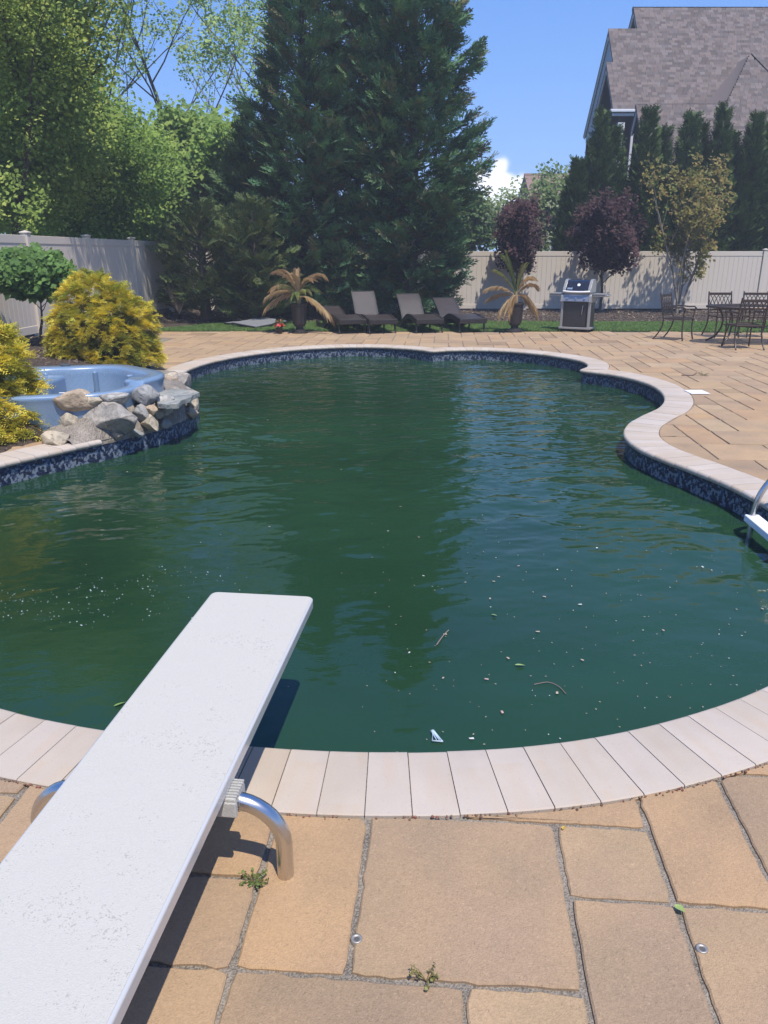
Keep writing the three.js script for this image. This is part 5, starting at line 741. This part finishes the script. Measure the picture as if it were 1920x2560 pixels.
// ------------------------------------------------------------------ ladder at the right edge
{
  const t = thing('pool_ladder', 'stainless pool ladder with white steps at the right edge', 'ladder', [2.62, 0, -5.06], -0.06);
  for (const z of [0, 0.5]) part('hand_rail', tube(curve([[-0.02, -1.15, z], [-0.02, -0.5, z], [-0.02, 0.0, z], [0.005, 0.12, z], [0.07, 0.235, z], [0.2, 0.36, z], [0.36, 0.42, z], [0.5, 0.36, z], [0.56, 0.2, z], [0.57, 0.02, z]], 60), 0.0205, 14), M.steel, t);
  for (const y of [-0.055, -0.36, -0.66]) part('step', mg([box(0.1, 0.03, 0.56, -0.02, y, 0.25, 0.008), box(0.012, 0.02, 0.54, -0.066, y - 0.02, 0.25)]), M.white, t);
  for (const z of [0, 0.5]) part('escutcheon', new THREE.CylinderGeometry(0.03, 0.05, 0.02, 20).translate(0.57, 0.014, z), M.steel, t);
}
// ------------------------------------------------------------------ small things on the patio and the water
single('skimmer_lid', box(0.24, 0.012, 0.26, 4.06, 0.011, -9.85, 0.004), M.white, 'flat white rectangular lid on the pavers beside the right coping', 'lid');
function anchor(label, x, z) { const t = thing('deck_anchor', label, 'deck anchor', [x, 0, z], 0, 'brass cover anchors'); part('anchor_ring', new THREE.LatheGeometry([[0.006, -0.006], [0.0062, 0.001], [0.012, 0.0025], [0.0155, 0.0015], [0.016, -0.01]].map((p) => new THREE.Vector2(...p)), 28), std(C(0.42, 0.38, 0.32), { metalness: 0.7, roughness: 0.5 }), t); part('anchor_screw', new THREE.CylinderGeometry(0.006, 0.006, 0.008, 16).translate(0, -0.003, 0), std(C(0.16, 0.14, 0.12), { metalness: 0.6, roughness: 0.6 }), t); }
anchor('small round metal deck anchor in the joint left of the big square slab', -0.072, -1.53);
anchor('small round metal deck anchor in the joint at the right, below the green leaf', 0.822, -1.5);
function weed(label, x, z, seed, n, r, cols) {
  const R = rng(seed), t = thing('weed', label, 'weed', [x, 0, z]), st = [], lf = [], pos = [], idx = [];
  for (let k = 0; k < n; k++) { const a = k * 2.4 + R(), l = r * (0.6 + 0.5 * R()), e = V(Math.cos(a) * l, 0.008 + R() * r * 0.55, Math.sin(a) * l); st.push(tube([V(0, -0.005, 0), e.clone().multiplyScalar(0.5).add(V(0, 0.008, 0)), e], 0.0011, 4, false)); for (let j = 0; j < 9; j++) { const p = e.clone().multiplyScalar(0.25 + 0.75 * (j + 1) / 9), q = randQ(R), L = 0.008 + R() * 0.006, i0 = pos.length / 3; for (const v of [V(0, 0, 0), V(L * 0.42, 0.15 * L, L * 0.5), V(0, 0, L), V(-L * 0.42, 0.15 * L, L * 0.5)]) { v.applyQuaternion(q).add(p); pos.push(v.x, Math.max(0.002, v.y), v.z); } idx.push(i0, i0 + 1, i0 + 2, i0, i0 + 2, i0 + 3); } }
  part('stem', mg(st), std(C(0.25, 0.2, 0.08)), t); part('leaves', geoFrom(pos, idx), phys(C(...cols), { transmission: 0.35, thickness: 0, roughness: 0.6 }), t);
}
weed('small green weed at the foot of the steel stand tube', -0.372, -1.722, 95, 11, 0.042, [0.16, 0.24, 0.05]);
weed('sprawling yellow-green weed in the joint below the big square slab', 0.105, -1.412, 96, 6, 0.04, [0.26, 0.25, 0.06]);
weed('tiny green weed tuft on the right-hand pavers', 4.72, -11.3, 97, 10, 0.09, [0.13, 0.2, 0.05]);
function leafOf(name, label, x, y, z, L, W, turn, col, cat = 'leaf', group) {
  const pos = [], idx = []; for (let i = 0; i <= 6; i++) { const u = i / 6, w = W * Math.sin(Math.PI * Math.pow(u, 0.8)); pos.push(-w, 0.004 + 0.006 * Math.sin(u * 3), u * L, 0, 0.001 + 0.004 * u, u * L, w, 0.005, u * L); } for (let i = 0; i < 6; i++) for (let k = 0; k < 2; k++) { const a = i * 3 + k; idx.push(a, a + 3, a + 1, a + 1, a + 3, a + 4); }
  const m = single(name, geoFrom(pos, idx), phys(C(...col), { transmission: 0.25, thickness: 0, roughness: 0.6 }), label, cat, group); m.position.set(x, y, z); m.rotation.y = turn; return m;
}
leafOf('fallen_leaf', 'pale green leaf lying on the joint right of the big square slab', 0.80, 0.002, -1.635, 0.032, 0.013, 0.6, [0.32, 0.42, 0.12]);
leafOf('fallen_leaf', 'tiny yellow petal in the joint at the top right of the big slab', 0.556, 0.001, -1.925, 0.018, 0.006, 2.6, [0.62, 0.42, 0.05]);
leafOf('floating_leaf', 'bright green leaf floating in the near right part of the pool', 0.64, -0.202, -3.28, 0.05, 0.011, 1.4, [0.32, 0.46, 0.14]);
leafOf('floating_leaf', 'green leaf floating just left of the diving board', -1.20, -0.202, -2.92, 0.055, 0.010, 2.2, [0.2, 0.32, 0.07]);
leafOf('floating_leaf', 'small green leaf floating farther out, above the bright green one', 0.6, -0.202, -3.83, 0.035, 0.009, 0.9, [0.28, 0.4, 0.14]);
single('twig', tube(curve([[0.27, -0.198, -3.48], [0.31, -0.194, -3.57], [0.345, -0.197, -3.64]], 8), 0.0024, 5), std(C(0.34, 0.25, 0.18)), 'straight brown twig floating on the pool, right of the board tip', 'twig');
single('twig', tube(curve([[0.70, -0.198, -3.10], [0.77, -0.195, -3.115], [0.81, -0.196, -3.08], [0.83, -0.198, -3.02]], 10), 0.0018, 5), std(C(0.3, 0.2, 0.15)), 'bent brown twig floating near the right front coping', 'twig');
single('twig', tube(curve([[4.42, 0.006, -11.36], [4.55, 0.01, -11.3], [4.72, 0.012, -11.55]], 8), 0.006, 5), std(C(0.14, 0.09, 0.07)), 'dark twig lying on the right-hand pavers beside a weed tuft', 'twig');
{
  const g = [[0, 0, 0.035, 0.075], [0.012, 0.01, 0.036, 0.07], [0.024, 0.012, 0.037, 0.072]].map(([x, a, b, c]) => tube([V(x - 0.02, 0, a), V(x * 0.4 + 0.012, 0.004, c)], 0.0035, 4)); g.push(tube([V(-0.022, 0, 0), V(0.02, 0.003, 0.002), V(0.018, 0.004, 0.075), V(-0.022, 0, 0)], 0.004, 4));
  const m = single('foil_scrap', mg(g), std(C(0.5, 0.62, 0.7), { roughness: 0.4 }), 'small pale blue triangular scrap floating at the near coping', 'scrap'); m.position.set(0.22, -0.198, -2.66); m.rotation.y = Math.PI;
}
{
  const R = rng(99), list = [], e = new THREE.Euler(), g = geoFrom([-1, 0, -0.6, 1, 0.1, -0.5, 1.2, 0, 0.6, -0.9, 0.12, 0.5, 0, 0.3, 0], [0, 4, 1, 1, 4, 2, 2, 4, 3, 3, 4, 0]);
  while (list.length < 330) { const cl = R() < 0.8, x = cl ? -0.1 + R() * 2.6 : -2.8 + R() * 6, z = cl ? -2.4 - R() * R() * 4 : -2.6 - R() * 8; if (!inside(rim, x, z) || nearest(rim, x, z)[0] < 0.06) continue; const k = R(), b = k < 0.5 ? [0.42, 0.33, 0.23] : k < 0.75 ? [0.45, 0.30, 0.25] : [0.55, 0.55, 0.50]; list.push([V(x, -0.197, z), Q().setFromEuler(e.set(0, R() * 6.3, 0)), (R() < 0.12 ? 0.008 : 0.0035) * (0.6 + R() * 0.7), C(...b)]); }
  const m = instanced('floating_debris', g, std(C(1, 1, 1)), list, null, 'stuff'); Object.assign(m.userData, { label: 'specks of dry petals and seeds floating on the near water', category: 'debris' });
  const bub = [], put = (x, z, n, sx, sz) => { for (let i = 0; i < n; i++) { const q = V(x + (R() + R() + R() - 1.5) * sx, -0.199, z + (R() + R() + R() - 1.5) * sz); if (inside(rim, q.x, q.z)) bub.push([q, Q(), 0.0012 + R() * R() * 0.0042]); } };
  put(-2.0, -3.95, 170, 0.75, 0.28); put(-1.35, -4.3, 50, 0.5, 0.2); put(-1.55, -8.0, 26, 0.5, 0.16); put(-1.6, -12.0, 40, 0.5, 0.2); put(-1.2, -7.75, 18, 0.4, 0.12);
  const f = instanced('foam_bubbles', new THREE.SphereGeometry(1, 8, 6).scale(1, 0.7, 1), phys(C(0.8, 0.84, 0.84), { roughness: 0.06, specularIntensity: 1, transmission: 0.45, thickness: 0 }), bub, null, 'stuff'); Object.assign(f.userData, { label: 'patches of small white bubbles floating on the water', category: 'bubbles' });
  // crumbs of soil along the coping joint
  const cr = []; for (let i = 0; i < 260; i++) { const k = nearIndex(-1.4 + R() * 3, -2.3), q = offset(k, 0.309 + R() * 0.016).lerp(offset(k + 1, 0.312), R()); cr.push([V(q.x, 0.003, q.z), randQ(R), 0.0018 + R() * 0.003, pick(R, [[0.16, 0.1, 0.07], [0.25, 0.18, 0.12], [0.22, 0.08, 0.06]], 0.5)]); }
  const s = instanced('soil_crumbs', new THREE.DodecahedronGeometry(1), std(C(1, 1, 1), { roughness: 1 }), cr, null, 'stuff'); Object.assign(s.userData, { label: 'crumbs of soil along the outer edge of the near coping', category: 'crumbs' });
}
{ // bare twiggy plant at the fence corner
  const R = rng(120), w = []; for (let i = 0; i < 26; i++) { const a = R() * 6.28, l = 0.4 + R() * 0.5, e = V(Math.cos(a) * l * 0.5, l, Math.sin(a) * l * 0.5); w.push(tube([V(0, 0, 0), e.clone().multiplyScalar(0.5).add(V((R() - 0.5) * 0.1, 0.03, 0)), e], [0.008, 0.005, 0.002], 4, false)); }
  single('bare_twig_shrub', mg(w), std(C(0.36, 0.27, 0.2)), 'bare brown twiggy shrub at the far end of the left fence', 'shrub').position.set(-5.3, 0.24, -20.3);
}

renderer.render(scene, camera);
